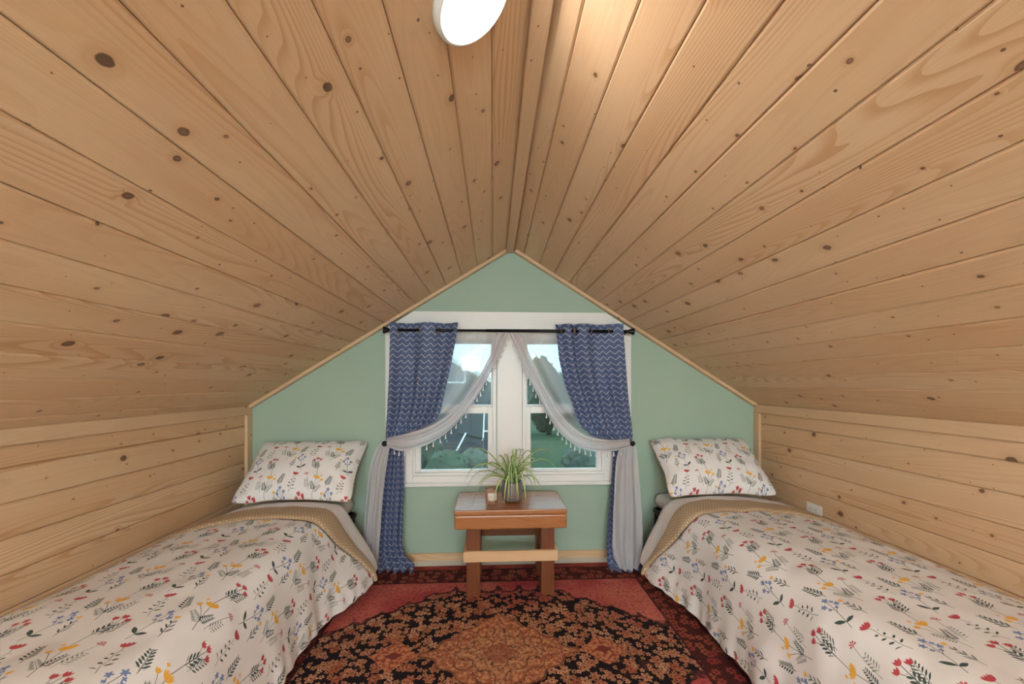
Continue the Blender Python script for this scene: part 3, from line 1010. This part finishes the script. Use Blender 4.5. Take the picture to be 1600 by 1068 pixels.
    tag(sh, lb['sheet'], 'bed sheet')

def make_pillow(side, xc, label):
    root = empty('pillow', (0, 0, 0))
    tag(root, label, 'pillow')
    HW, HH = 0.372, 0.255
    def shape(a, b, sgn):
        u, v = 2 * a - 1, 2 * b - 1
        pin = 1 - 0.055 * (1 - abs(v) ** 2) * 0.0
        # sides draw in between the corners
        x = HW * u * (1 - 0.075 * (1 - v * v) + 0.02 * noise.noise(Vector((v * 2, side, u))))
        y = HH * v * (1 - 0.14 * (1 - u * u) ** 0.8) + 0.012 * noise.noise(Vector((u * 2.2, side * 3, 0)))
        x *= 1 - 0.05 * abs(v) ** 9; y *= 1 - 0.07 * abs(u) ** 9
        prof = max(0.0, (1 - u ** 2) * (1 - v ** 2)) ** 0.44
        z = sgn * (0.12 if sgn > 0 else 0.075) * prof
        z += 0.006 * noise.noise(Vector((u * 3, v * 3, 5 * sgn + side))) * min(1, prof * 3)
        # stretch wrinkles fanning in from the top corners
        z += sgn * (0.006 * math.sin(u * 13 + v * 3) * max(0, v) + 0.005 * math.sin(v * 12 + u * 7) * abs(u) ** 2) * prof ** 0.5
        return x, y, z
    c, s = math.cos(math.radians(42)), math.sin(math.radians(42))
    def place(x, y, z):
        # lean back against the wall: y runs up the pillow, z out of its face
        X = xc + x
        Yw = 2.665 + y * c - z * s
        Zw = 0.708 + y * s + z * c
        return Vector((X, Yw, Zw))
    def front(i, j):
        return place(*shape(i, j, 1)), (i * 2 * HW + 0.13 * side, j * 2 * HH + 0.04)
    def back(i, j):
        return place(*shape(i, j, -1)), (i * 2 * HW, j * 2 * HH)
    grid_obj('printed_face', front, 56, 40, 'floral_cotton', root, True, False)
    grid_obj('dotted_underside', back, 56, 40, 'dotted_beige', root, True, True)
    # piped seam around the edge
    ring = []
    for k in range(40): ring.append(place(*shape(k / 40, 0, 1)))
    for k in range(28): ring.append(place(*shape(1, k / 28, 1)))
    for k in range(40): ring.append(place(*shape(1 - k / 40, 1, 1)))
    for k in range(29): ring.append(place(*shape(0, 1 - k / 28, 1)))
    MB().tube(ring, 0.0022, 6, False).build('seam_edge', 'dotted_beige', root)
    return root

make_bed(-1, 0.765, dict(frame='black tubular folding bed under the left mattress', mattress='pale sheeted mattress of the left bed',
    duvet='white floral duvet spread over the left bed', sheet='white sheet turned down below the left pillow'), 0.13, 0.80)
make_bed(1, 0.825, dict(frame='black tubular folding bed with a leg showing beside the right curtain', mattress='pale sheeted mattress of the right bed',
    duvet='white floral duvet spread over the right bed', sheet='white sheet turned down below the right pillow'), 0.10, 0.80)
make_pillow(-1, -1.385, 'white floral pillow propped at the head of the left bed')
make_pillow(1, 1.385, 'white floral pillow propped at the head of the right bed')

# ================================================================== TABLE
def make_table():
    root = empty('side_table', (-0.025, 2.51, 0.0065)); tag(root, 'thick reddish brown timber table holding a plant below the window', 'table')
    iv = Matrix.Translation(-root.location)
    def part(mb, nm, mat):
        o = mb.build(nm, mat, root); o.data.transform(iv); return o
    x0, x1, y0, y1 = -0.3615, 0.311, 2.31, 2.705
    part(MB().box(x0, x1, y0, y1, 0.509, 0.537, 0.006, 3), 'top_board', 'fir_top')
    part(MB().box(x0 + 0.001, x1 - 0.001, y0 + 0.001, y1 - 0.001, 0.421, 0.5085, 0.012, 3), 'lower_board', 'fir_top')
    lw = 0.082
    for lx in (-0.2906, 0.158):
        for ly in (2.347, 2.585):
            part(MB().box(lx, lx + lw, ly, ly + lw, 0.0065, 0.421, 0.004, 2), 'leg', 'fir_leg')
    part(MB().box(-0.2086, 0.158, 2.60, 2.64, 0.272, 0.421, 0.003, 1), 'apron', 'fir_rail')
    part(MB().box(-0.285, -0.245, 2.429, 2.585, 0.365, 0.421, 0.003, 1), 'apron', 'fir_leg')
    part(MB().box(0.195, 0.235, 2.429, 2.585, 0.365, 0.421, 0.003, 1), 'apron', 'fir_leg')
    # pale strap boards round the legs
    za, zb = 0.222, 0.286
    part(MB().box(-0.309, 0.258, 2.329, 2.347, za, zb, 0.002, 1), 'stretcher', 'pine_trim_x')
    part(MB().box(-0.309, -0.2906, 2.347, 2.667, za, zb, 0.002, 1), 'stretcher', 'pine_trim_side')
    part(MB().box(0.240, 0.258, 2.347, 2.667, za, zb, 0.002, 1), 'stretcher', 'pine_trim_side')
make_table()
TZ = 0.537

# ------------------------------------------------------------------ candle
def make_candle():
    p = at(768, 786, 2.42); p.z = TZ
    root = empty('candle_jar', p); tag(root, 'pink glass candle jar with pale paper label on the table', 'candle')
    R, H = 0.0385, 0.105
    MB().lathe([(0.0, 0.0), (R - 0.003, 0.0), (R, 0.004), (R, H), (R - 0.003, H), (R - 0.003, 0.016), (0.0, 0.014)], 28).build('jar', 'pink_glass', root)
    MB().lathe([(0.0, 0.040), (R - 0.0035, 0.040), (R - 0.0035, 0.088), (0.0, 0.086)], 28).build('wax', 'wax', root)
    MB().tube([(0, 0, 0.084), (0.001, 0, 0.097)], 0.001, 6).build('wick', 'print_ink', root)
    V, Fc = [], []
    n = 14
    for k in range(n + 1):
        a = -math.pi / 2 + 0.22 + (k / n - 0.5) * 1.7
        for r_, z in ((R + 0.0006, 0.034), (R + 0.0006, 0.080)): V.append((r_ * math.cos(a), r_ * math.sin(a), z))
    for k in range(n): Fc.append((2 * k, 2 * k + 2, 2 * k + 3, 2 * k + 1))
    lab = mesh_obj('paper_label', V, Fc, 'paper_label', root, None, True)
    md = lab.modifiers.new('paper', 'SOLIDIFY'); md.thickness = 0.0005
    ink = MB()
    for (da, z, w_, h_) in ((-0.30, 0.056, 0.10, 0.010), (-0.06, 0.054, 0.05, 0.004), (0.10, 0.054, 0.04, 0.004), (0.25, 0.054, 0.05, 0.004)):
        a = -math.pi / 2 + 0.22 + da; rr = R + 0.0012
        cx, cy = rr * math.cos(a), rr * math.sin(a)
        ink.box(cx - w_ * 0.02, cx + w_ * 0.02, cy - 0.0004, cy + 0.0004, z, z + h_, 0, 1, Matrix.Rotation(a + math.pi / 2, 3, 'Z'))
    ink.build('label_print', 'print_ink', lab)
make_candle()

# ------------------------------------------------------------------ spider plant
def make_plant():
    p = at(800, 784, 2.50); p.z = TZ
    pot = empty('spider_plant', p); tag(pot, 'green and cream striped spider plant in glazed pot on the table', 'potted plant')
    po = MB().lathe([(0.0, 0.0), (0.045, 0.0), (0.058, 0.01), (0.069, 0.045), (0.071, 0.085), (0.066, 0.118), (0.063, 0.128), (0.059, 0.128), (0.060, 0.11), (0.0, 0.108)], 30).build('pot', 'pot_glaze', pot)
    MB().lathe([(0.0, 0.1175), (0.03, 0.1165), (0.0595, 0.1125), (0.0, 0.109)], 24).build('soil', 'soil', po)
    rnd = random.Random(21)
    def leaf(az, L, rise, reach, droop, wid, ox, oy):
        n = 11; roll = rnd.uniform(0.25, 0.9) * rnd.choice((-1, 1))
        V, U, Fc = [], [], []
        dirv = Vector((math.cos(az), math.sin(az), 0)); side_ = Vector((-math.sin(az), math.cos(az), 0))
        p0 = Vector((ox, oy, 0.112)); p1 = p0 + dirv * reach * 0.34 + Vector((0, 0, rise * 0.95))
        p2 = p0 + dirv * reach * 0.80 + Vector((0, 0, rise * 1.25)); p3 = p0 + dirv * reach + Vector((0, 0, rise - droop))
        for k in range(n + 1):
            t = k / n
            c = (1 - t) ** 3 * p0 + 3 * t * (1 - t) ** 2 * p1 + 3 * t * t * (1 - t) * p2 + t ** 3 * p3
            d = (3 * (1 - t) ** 2 * (p1 - p0) + 6 * t * (1 - t) * (p2 - p1) + 3 * t * t * (p3 - p2)).normalized()
            nn = side_.cross(d)
            sv = side_ * math.cos(roll) + nn * math.sin(roll); nn = sv.cross(d)
            if c.z < 0.004: c.z = 0.004
            w_ = wid * (0.75 + 0.25 * math.sin(min(1, t * 2) * math.pi / 2)) * (1 - t ** 3) + 0.0006
            V += [c - sv * w_ + nn * w_ * -0.45, c, c + sv * w_ + nn * w_ * -0.45]
            U += [(0, t), (0.5, t), (1, t)]
        for k in range(n):
            for q in (0, 1):
                a = 3 * k + q
                Fc.append((a, a + 1, a + 4, a + 3))
        return mesh_obj('leaf', V, Fc, 'spider_leaf', pot, U, True)
    # named sweeps seen in the picture (azimuth 0 = right, 270 = towards viewer)
    sweeps = [(178, .24, .22, .05), (172, .19, .16, .09), (184, .26, .15, .13), (190, .25, .11, .13), (200, .24, .09, .14), (212, .24, .10, .19), (160, .16, .12, .05),
              (2, .25, .20, .03), (-6, .27, .17, .10), (8, .17, .15, .05), (14, .12, .19, .04), (-20, .13, .10, .07), (-35, .15, .12, .15), (-28, .16, .07, .12), (-12, .12, .14, .06),
              (70, .05, .21, .01), (95, .06, .20, .03), (45, .09, .19, .02), (120, .08, .17, .03), (140, .11, .17, .06),
              (262, .095, .15, .22), (272, .10, .12, .20), (281, .105, .15, .235), (290, .11, .11, .20), (300, .12, .12, .21), (312, .13, .10, .20), (250, .10, .11, .20), (240, .12, .09, .19), (228, .12, .10, .15), (255, .085, .16, .16),
              (265, .07, .19, .09), (285, .06, .18, .06), (305, .07, .17, .05), (220, .09, .14, .06), (330, .10, .15, .09), (345, .11, .12, .05), (322, .14, .08, .17), (234, .15, .07, .16), (30, .13, .10, .05), (150, .14, .09, .06),
              (275, .05, .20, .04), (200, .06, .19, .03), (340, .05, .20, .02), (20, .08, .17, .06)]
    for az, reach, rise, droop in sweeps:
        a = math.radians(az)
        ox, oy = rnd.uniform(-0.018, 0.018) + 0.012 * math.cos(a), rnd.uniform(-0.018, 0.018) + 0.012 * math.sin(a)
        leaf(a, 0, rise * rnd.uniform(0.92, 1.06), reach * 1.10 * rnd.uniform(0.93, 1.06), droop, rnd.uniform(0.0062, 0.0088), ox, oy)
make_plant()

# ================================================================== CURTAINS
YR = 2.765            # rod depth
RZ = at(797, 516.5, YR).z
def curtain_rod():
    xa, xb = at(612, 516, YR).x, at(978, 516, YR).x
    root = empty('curtain_rod', ((xa + xb) / 2, YR, RZ)); tag(root, 'black metal curtain rod with flared square finials above the window', 'curtain rod')
    iv = Matrix.Translation(-root.location)
    def part(mb, nm, par=root):
        o = mb.build(nm, 'black_metal', par); o.data.transform(iv); return o
    xm = at(760, 516, YR).x
    part(MB().tube([(xa, YR, RZ), (xm, YR, RZ)], 0.0095, 12), 'inner_pole')
    part(MB().tube([(xm, YR, RZ), (xb, YR, RZ)], 0.0115, 12), 'outer_pole')
    for sg, xe in ((-1, xa), (1, xb)):
        prof = [(0.012, 0.0), (0.015, 0.006), (0.010, 0.010), (0.010, 0.016), (0.017, 0.022), (0.017, 0.030), (0.020, 0.036), (0.026, 0.052), (0.027, 0.056), (0.0, 0.057)]
        mtx = Matrix.Rotation(math.radians(90) * sg, 3, 'Y')
        part(MB().lathe(prof, 8, (xe, YR, RZ), mtx), 'finial')
    for xe in (xa + 0.005, xb - 0.002):
        part(MB().tube([(xe, YR, RZ - 0.010), (xe, YR + 0.03, RZ - 0.016), (xe, D - 0.016, RZ - 0.02)], 0.006, 8).box(xe - 0.011, xe + 0.011, D - 0.0225, D - 0.0195, RZ - 0.05, RZ + 0.02, 0.001, 1), 'bracket')
curtain_rod()

def phase(cross, t):
    pts = [(c, k * math.pi) for k, c in enumerate(cross)]
    sl0 = math.pi / (cross[1] - cross[0]); sl1 = math.pi / (cross[-1] - cross[-2])
    if t <= cross[0]: return (t - cross[0]) * sl0
    if t >= cross[-1]: return pts[-1][1] + (t - cross[-1]) * sl1
    return interp([(a, b) for a, b in pts], t)[0]

def blue_curtain(name, rows_, cross, sign, label, seed, group='patterned blue curtains'):
    """rows_: (py, left px, right px, depth Y, fold depth, puddle)"""
    root = empty(name, at((rows_[0][1] + rows_[0][2]) / 2, 516, YR)); tag(root, label, 'curtain', group)
    root.location.z = 0
    iv = -root.location
    py0, py1 = rows_[0][0], rows_[-1][0]
    tab = [(r[0],) + tuple(r[1:]) for r in rows_]
    def fn(i, j):
        py = py0 + (py1 - py0) * j
        xl, xr, Yc, A, nf = interp(tab, py)
        t = i
        f_top = -math.sin(phase(cross, t)) * sign
        f_low = math.sin(t * 2 * math.pi * 4.5 + seed + 0.8 * noise.noise(Vector((t * 3, j * 2.0, seed)))) * 0.8 + 0.5 * noise.noise(Vector((t * 9, j * 5, seed + 3)))
        mixf = sstep(505, 640, py)
        fo = f_top * (1 - mixf * 0.75) + f_low * mixf * 0.85
        px = xl + (xr - xl) * t
        Y = Yc - A * 1.3 * fo * (1.0 + 0.6 * mixf * (1 - sstep(690, 720, py)))
        p = at(px, py, Yc)
        p.y = Y
        p.x += 0.004 * noise.noise(Vector((t * 6, j * 8, seed + 9)))
        if p.z < 0.012: p.z = 0.012 + 0.010 * (1 + f_low) * 0.5
        if p.y > D - 0.03: p.y = D - 0.03
        return p + iv, (t * 0.50 + seed, (py1 - py) * 0.0046)
    o = grid_obj('cloth', fn, 96, 130, 'scallop_print', root, True, False, 0.0012)
    # grommets
    for c in cross:
        r0 = rows_[0]
        px = r0[1] + (r0[2] - r0[1]) * c
        p = at(px, 516.5, YR)
        mb = MB(); n, mm, Rr, rr = 20, 8, 0.0205, 0.0036
        rings = []
        for k in range(n):
            a = 2 * math.pi * k / n
            ring = []
            for h in range(mm):
                b_ = 2 * math.pi * h / mm
                q = Vector((rr * math.sin(b_), (Rr + rr * math.cos(b_)) * math.cos(a), (Rr + rr * math.cos(b_)) * math.sin(a)))
                q = Matrix.Rotation(math.radians(55 * (1 if cross.index(c) % 2 else -1)), 3, 'Z') @ q
                ring.append(mb.bm.verts.new(q + p + iv))
            rings.append(ring)
        for k in range(n):
            for h in range(mm):
                f = mb.bm.faces.new((rings[k][h], rings[(k + 1) % n][h], rings[(k + 1) % n][(h + 1) % mm], rings[k][(h + 1) % mm])); f.smooth = True
        mb.build('grommet', 'grommet_metal', root)
    return root
YC = 2.765
blue_curtain('drape_curtain', [
    (504, 610, 716, YC, 0.022, 0), (530, 611, 713, YC, 0.020, 0), (560, 610, 707, YC, 0.020, 0), (600, 608, 698, 2.77, 0.018, 0), (640, 606, 689, 2.775, 0.016, 0),
    (662, 604, 678, 2.782, 0.011, 0), (680, 603, 652, 2.785, 0.009, 0), (694, 604, 632, 2.80, 0.014, 0), (705, 606, 631, 2.80, 0.016, 0), (740, 601, 632, 2.79, 0.020, 0),
    (800, 596, 630, 2.78, 0.022, 0), (850, 592, 628, 2.76, 0.024, 0), (868, 591, 634, 2.74, 0.026, 0), (880, 590, 648, 2.71, 0.030, 0), (892, 592, 645, 2.67, 0.03, 0)],
    [0.133, 0.41, 0.695, 0.924], 1, 'blue zigzag patterned curtain hanging at the left side of window', 0.0)
blue_curtain('drape_curtain', [
    (506, 868, 972, YC, 0.022, 0), (530, 870, 973, YC, 0.020, 0), (560, 873, 976, YC, 0.020, 0), (600, 882, 980, 2.77, 0.018, 0), (640, 896, 985, 2.775, 0.016, 0),
    (665, 906, 988, 2.782, 0.011, 0), (682, 925, 989, 2.785, 0.009, 0), (694, 956, 988, 2.80, 0.014, 0), (705, 957, 986, 2.80, 0.016, 0), (740, 955, 990, 2.79, 0.020, 0),
    (800, 950, 992, 2.77, 0.022, 0), (850, 947, 1004, 2.74, 0.026, 0), (875, 948, 1016, 2.70, 0.03, 0), (904, 955, 1018, 2.60, 0.03, 0)],
    [0.117, 0.24, 0.32, 0.505, 0.825], -1, 'blue zigzag patterned curtain hanging at the right side of window', 1.7)

def sheer_curtain(outer, band, hem, tail_rows, label, sgn):
    """px polylines from the rod to the tieback"""
    root = empty('sheer_curtain', at(hem[-1][0], 692, 2.74)); tag(root, label, 'sheer curtain')
    root.location.z = 0
    iv = -root.location
    def Yat(s, t):
        return 2.752 - 0.055 * math.sin(min(1.0, s) * math.pi / 2) * (0.3 + 0.7 * t) + 0.02 * s * (1 - t)
    def panel(i, j):
        o, b = spline(outer, j), spline(band, j)
        px, py = o[0] + (b[0] - o[0]) * i, o[1] + (b[1] - o[1]) * i
        w_ = sstep(0.90, 1.0, i)
        Y = 2.815 * (1 - w_) + (Yat(j, 1.0) + 0.012) * w_ - 0.006 * math.sin(i * 34 + j * 2) * (0.4 + 0.6 * j)
        return at(px, py, Y) + iv, (i * 0.9, j)
    grid_obj('panel', panel, 60, 50, 'sheer_voile', root, True)
    def gather(i, j):
        b, h = spline(band, j), spline(hem, j)
        ii = i + 0.05 * noise.noise(Vector((i * 5, j * 7, sgn)))
        px, py = b[0] + (h[0] - b[0]) * ii, b[1] + (h[1] - b[1]) * ii
        Y = Yat(j, 1.0) - 0.012 * math.sin(i * 15 + j * 4) - 0.018 * math.sin(i * math.pi) + 0.012
        return at(px, py, Y) + iv, (i * 0.3, j)
    grid_obj('gathered_hem', gather, 26, 90, 'sheer_gathered', root, True)
    tab = tail_rows
    def tail(i, j):
        py = tab[0][0] + (tab[-1][0] - tab[0][0]) * j
        xl, xr, Y = interp(tab, py)
        wv = math.sin(i * 17 + 1.5 * noise.noise(Vector((i * 3, j * 2, sgn * 4)))) * (0.010 + 0.008 * j)
        px = xl + (xr - xl) * i
        p = at(px, py, Y); p.y = min(Y + wv - 0.02 * math.sin(i * math.pi), D - 0.03)
        if p.z < 0.02: p.z = 0.02
        return p + iv, (i * 0.5, j)
    grid_obj('tail', tail, 40, 60, 'sheer_tail', root, True)
    # tassels along the hem
    prof = [(0.0, 0.0), (0.0022, -0.001), (0.0038, -0.005), (0.0025, -0.0095), (0.0045, -0.016), (0.0072, -0.031), (0.0, -0.0305)]
    tm_ = MB().tube([(0, 0, 0.010), (0, 0, -0.001)], 0.0009, 5).lathe(prof, 9).build('tassel', 'tassel_thread', root)
    nT = 27
    for k in range(nT):
        j = 0.06 + 0.88 * (k / (nT - 1))
        h = spline(hem, j)
        p = at(h[0], h[1], Yat(j, 1.0) + 0.004) + iv + Vector((0, 0, -0.006))
        mt = Matrix.Translation(p) @ Matrix.Rotation(random.uniform(-0.15, 0.15), 4, 'Y')
        if k == 0: tm_.matrix_basis = mt
        else: share('tassel', tm_.data, root, mt)
    return root
sheer_curtain(
    [(640, 518), (632, 560), (622, 600), (614, 640), (606, 684)],
    [(777, 520), (770, 545), (757, 572), (741, 600), (720, 628), (697, 650), (668, 667), (636, 677), (604, 684)],
    [(796, 520), (784, 546), (770, 575), (755, 603), (738, 630), (716, 658), (688, 683), (655, 699), (628, 704), (604, 697)],
    [(688, 599, 610, 2.745), (700, 588, 609, 2.73), (720, 580, 606, 2.72), (745, 575, 602, 2.71), (800, 570, 597, 2.70), (850, 568, 593, 2.69), (886, 568, 592, 2.67)],
    'white tasselled sheer curtain swept back to the left holdback', -1)
sheer_curtain(
    [(945, 518), (955, 560), (965, 600), (975, 640), (984, 684)],
    [(816, 520), (824, 545), (838, 575), (853, 605), (872, 638), (893, 664), (918, 681), (950, 687), (984, 685)],
    [(796, 520), (808, 548), (822, 582), (838, 614), (856, 648), (876, 677), (898, 695), (924, 704), (954, 705), (984, 698)],
    [(688, 978, 989, 2.745), (702, 967, 994, 2.73), (720, 963, 996, 2.72), (745, 961, 998, 2.71), (800, 958, 1002, 2.68), (850, 956, 1003, 2.66), (868, 958, 1002, 2.65), (889, 968, 994, 2.62)],
    'white tasselled sheer curtain swept back to the right holdback', 1)

def holdback(px, label):
    p = at(px, 692, 2.715)
    root = empty('curtain_holdback', p); tag(root, label, 'holdback')
    mtx = Matrix.Rotation(math.radians(90), 3, 'X')
    MB().lathe([(0.0, 0.0), (0.006, 0.0), (0.006, 0.012), (0.0175, 0.014), (0.019, 0.019), (0.015, 0.024), (0.0, 0.026)], 20, (0, 0, 0), mtx).build('knob', 'black_metal', root)
    MB().tube([(0, 0, 0), (0, D - 0.02 - p.y, 0)], 0.006, 10).build('stem', 'black_metal', root)
    MB().lathe([(0.0, 0.0), (0.02, 0.0), (0.02, 0.004), (0.0, 0.005)], 20, (0, D - 0.0205 - p.y, 0), mtx).build('wall_plate', 'black_metal', root)
holdback(602, 'black round holdback knob gathering the left sheer curtain')
holdback(987, 'black round holdback knob gathering the right sheer curtain')

# ================================================================== OUTLET
def outlet():
    a = (1263 - 800) / F; b_ = (1283 - 800) / F
    def wall_pt(px, py):
        k = (W - 0.001 - CX) / (_c * ((px - 800) / F) + _s)
        return Vector((W, k * (_c - _s * (px - 800) / F), CZ - k * (py - HOR) / F))
    p = wall_pt(1272.5, 796)
    root = empty('wall_outlet', p); tag(root, 'white electrical outlet plate on the right pine wall', 'outlet')
    pl = MB().box(-0.006, 0.0006, -0.058, 0.058, -0.0355, 0.0355, 0.003, 2).build('cover_plate', 'plastic_white', root)
    for yy in (-0.0195, 0.0195):
        fc = MB().box(-0.0085, -0.005, yy - 0.0145, yy + 0.0145, -0.017, 0.017, 0.002, 2).build('receptacle', 'plastic_white', root)
        sl = MB()
        sl.box(-0.0090, -0.0083, yy - 0.006, yy + 0.002, 0.0055, 0.0075); sl.box(-0.0090, -0.0083, yy - 0.006, yy + 0.002, -0.0075, -0.0055); sl.box(-0.0090, -0.0083, yy + 0.006, yy + 0.010, -0.002, 0.002)
        sl.build('slots', 'dark_slot', fc)
    MB().box(-0.0066, -0.0055, -0.002, 0.002, -0.002, 0.002, 0.0005, 1).build('screw', 'grommet_metal', root)
outlet()

# ================================================================== OUTSIDE
GZ = -2.7
lawn = MB().box(-70, 70, D + 2.5, 120, GZ - 0.4, GZ).build('lawn', 'lawn_grass')
tag(lawn, 'green lawn seen through the right window', 'lawn'); lawn['kind'] = 'stuff'
path = MB().box(0.6, 14, 16.4, 18.0, GZ, GZ + 0.03, 0.01, 1).build('garden_path', 'concrete')
tag(path, 'grey concrete path along the near lawn edge', 'path')

def foliage(name, cx, cy, cz, rx, ry, rz, n, size, mat, label, cat, trunk=True, seed=1, group=None):
    root = empty(name, (cx, cy, GZ)); tag(root, label, cat, group)
    rnd = random.Random(seed)
    V, Fc = [], []
    for k in range(n):
        while True:
            v = Vector((rnd.uniform(-1, 1), rnd.uniform(-1, 1), rnd.uniform(-1, 1)))
            if 0.1 < v.length < 1: break
        v = v.normalized() * (0.55 + 0.45 * rnd.random()) * (0.82 + 0.35 * noise.noise(v * 2.2 + Vector((seed, 0, 0))))
        c = Vector((v.x * rx, v.y * ry, cz - GZ + v.z * rz))
        c.z = max(c.z, size * 1.4)
        a = Vector((rnd.gauss(0, 1), rnd.gauss(0, 1), rnd.gauss(0, 1))).normalized() * size * rnd.uniform(0.6, 1.3)
        b = a.cross(Vector((rnd.gauss(0, 1), rnd.gauss(0, 1), rnd.gauss(0, 1)))).normalized() * size * 0.6
        i = len(V); V += [c - a, c + b, c + a, c - b]; Fc.append((i, i + 1, i + 2, i + 3))
    # dense inner mass
    bm = bmesh.new(); bmesh.ops.create_icosphere(bm, subdivisions=3, radius=1.0)
    off = len(V); 
    for v in bm.verts:
        k = 0.80 + 0.22 * noise.noise(v.co * 2.2 + Vector((seed, 0, 0))) + 0.08 * noise.noise(v.co * 6)
        V.append(Vector((v.co.x * rx * k, v.co.y * ry * k, max(0.02, cz - GZ + v.co.z * rz * k))))
    bm.verts.index_update()
    for f in bm.faces: Fc.append(tuple(off + v.index for v in f.verts))
    bm.free()
    o = mesh_obj('crown', V, Fc, mat, root); o['kind'] = 'stuff'
    if trunk:
        MB().tube([(0, 0, 0), (0.05, 0.02, (cz - GZ) * 0.5), (0, 0, cz - GZ)], [0.22, 0.17, 0.1], 8).build('trunk', 'bark', root)
    return root
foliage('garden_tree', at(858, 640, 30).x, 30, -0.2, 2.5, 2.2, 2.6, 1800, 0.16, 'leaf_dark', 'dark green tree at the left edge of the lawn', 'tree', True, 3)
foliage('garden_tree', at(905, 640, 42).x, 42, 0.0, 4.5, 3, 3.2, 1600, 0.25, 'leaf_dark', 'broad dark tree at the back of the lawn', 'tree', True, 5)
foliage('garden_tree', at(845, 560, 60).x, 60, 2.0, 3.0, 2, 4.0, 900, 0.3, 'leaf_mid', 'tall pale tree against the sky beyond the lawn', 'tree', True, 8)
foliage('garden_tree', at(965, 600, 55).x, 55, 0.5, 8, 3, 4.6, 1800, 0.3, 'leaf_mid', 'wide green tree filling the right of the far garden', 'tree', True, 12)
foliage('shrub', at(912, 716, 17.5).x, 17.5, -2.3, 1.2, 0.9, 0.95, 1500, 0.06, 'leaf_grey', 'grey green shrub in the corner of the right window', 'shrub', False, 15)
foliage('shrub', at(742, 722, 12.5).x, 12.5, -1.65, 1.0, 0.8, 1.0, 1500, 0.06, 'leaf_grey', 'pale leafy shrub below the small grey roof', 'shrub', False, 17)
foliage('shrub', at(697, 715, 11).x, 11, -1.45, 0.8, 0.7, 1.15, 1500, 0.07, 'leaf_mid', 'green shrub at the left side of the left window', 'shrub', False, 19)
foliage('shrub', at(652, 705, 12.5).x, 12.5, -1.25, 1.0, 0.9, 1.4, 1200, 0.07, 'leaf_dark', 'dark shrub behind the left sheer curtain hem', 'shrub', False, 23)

def houses():
    # grey neighbour house: gable end towards us, rake falling to the right
    Y = 19.0
    a = at(640, 528, Y); b = at(800, 610, Y)
    root = empty('neighbour_house', (a.x, Y, GZ)); tag(root, 'grey sided neighbour house with white rake board beyond the left window', 'house')
    iv = Matrix.Translation(-root.location)
    def part(mb, nm, mat, par=root):
        o = mb.build(nm, mat, par); o.data.transform(iv); return o
    xl = a.x - 6.0; ridge = at(590, 502, Y)
    part(MB().prism([(xl, GZ), (b.x - 0.4, GZ), (b.x - 0.4, b.z + 0.15), (ridge.x, ridge.z - 0.1), (xl, ridge.z - 1.2)], Y, Y + 9), 'wall', 'siding')
    def slab(p, q, th, y0, y1, nm, mat):
        part(MB().prism([(p[0], p[1]), (q[0], q[1]), (q[0], q[1] + th), (p[0], p[1] + th)], y0, y1), nm, mat)
    sl = (b.z - ridge.z) / (b.x - ridge.x)
    slab((ridge.x, ridge.z), (b.x + 0.2, b.z + sl * 0.2), 0.14, Y - 0.45, Y + 9.4, 'roof', 'roof_shingle')
    slab((ridge.x, ridge.z), (xl - 0.4, ridge.z - 1.4), 0.14, Y - 0.45, Y + 9.4, 'roof', 'roof_shingle')
    slab((ridge.x, ridge.z - 0.12), (b.x + 0.2, b.z + sl * 0.2 - 0.12), 0.26, Y - 0.52, Y - 0.45, 'rake_board', 'house_white')
    for px, py, w_, h_ in ((712, 584, 0.5, 0.45), (668, 590, 0.5, 0.5), (760, 655, 0.45, 0.6)):
        p = at(px, py, Y)
        fr = part(MB().box(p.x - w_, p.x + w_, Y - 0.06, Y - 0.001, p.z - h_, p.z + h_, 0.01, 1), 'window', 'house_white')
        part(MB().box(p.x - w_ + 0.09, p.x + w_ - 0.09, Y - 0.075, Y - 0.055, p.z - h_ + 0.09, p.z + h_ - 0.09), 'pane', 'far_glass', fr)
    # small lean-to roof
    Y2 = 15.0
    p0 = at(742, 664, Y2)
    sh = empty('garden_shed', (p0.x, Y2, GZ)); tag(sh, 'small shed with dark tilted roof and white edges below the house', 'shed')
    iv2 = Matrix.Translation(-sh.location)
    def part2(mb, nm, mat):
        o = mb.build(nm, mat, sh); o.data.transform(iv2); return o
    q0 = at(722, 700, Y2); q1 = at(758, 650, Y2)
    part2(MB().box(q0.x - 0.1, q1.x - 0.1, Y2 + 0.3, Y2 + 2.2, GZ, q0.z + 0.02), 'wall', 'siding')
    rot = Matrix.Rotation(math.radians(24), 3, 'X') @ Matrix.Rotation(math.radians(14), 3, 'Y')
    cxm = (q0.x + q1.x) / 2 - 0.15; czm = at(740, 664, Y2).z
    part2(MB().box(cxm - 0.45, cxm + 0.5, Y2 - 0.2, Y2 + 2.0, czm, czm + 0.08, 0, 1, rot), 'roof', 'roof_shingle')
    part2(MB().box(cxm + 0.5, cxm + 0.54, Y2 - 0.2, Y2 + 2.0, czm - 0.05, czm + 0.10, 0, 1, rot, (cxm + 0.025, Y2 + 0.9, czm + 0.04)), 'fascia', 'house_white')
    ps = at(728, 676, Y2 - 0.3); pe = at(704, 722, Y2 - 0.3)
    part2(MB().tube([(ps.x, Y2 - 0.3, ps.z), (pe.x, Y2 - 0.3, pe.z), (pe.x, Y2 - 0.3, GZ)], 0.03, 8), 'downpipe', 'house_white')
houses()
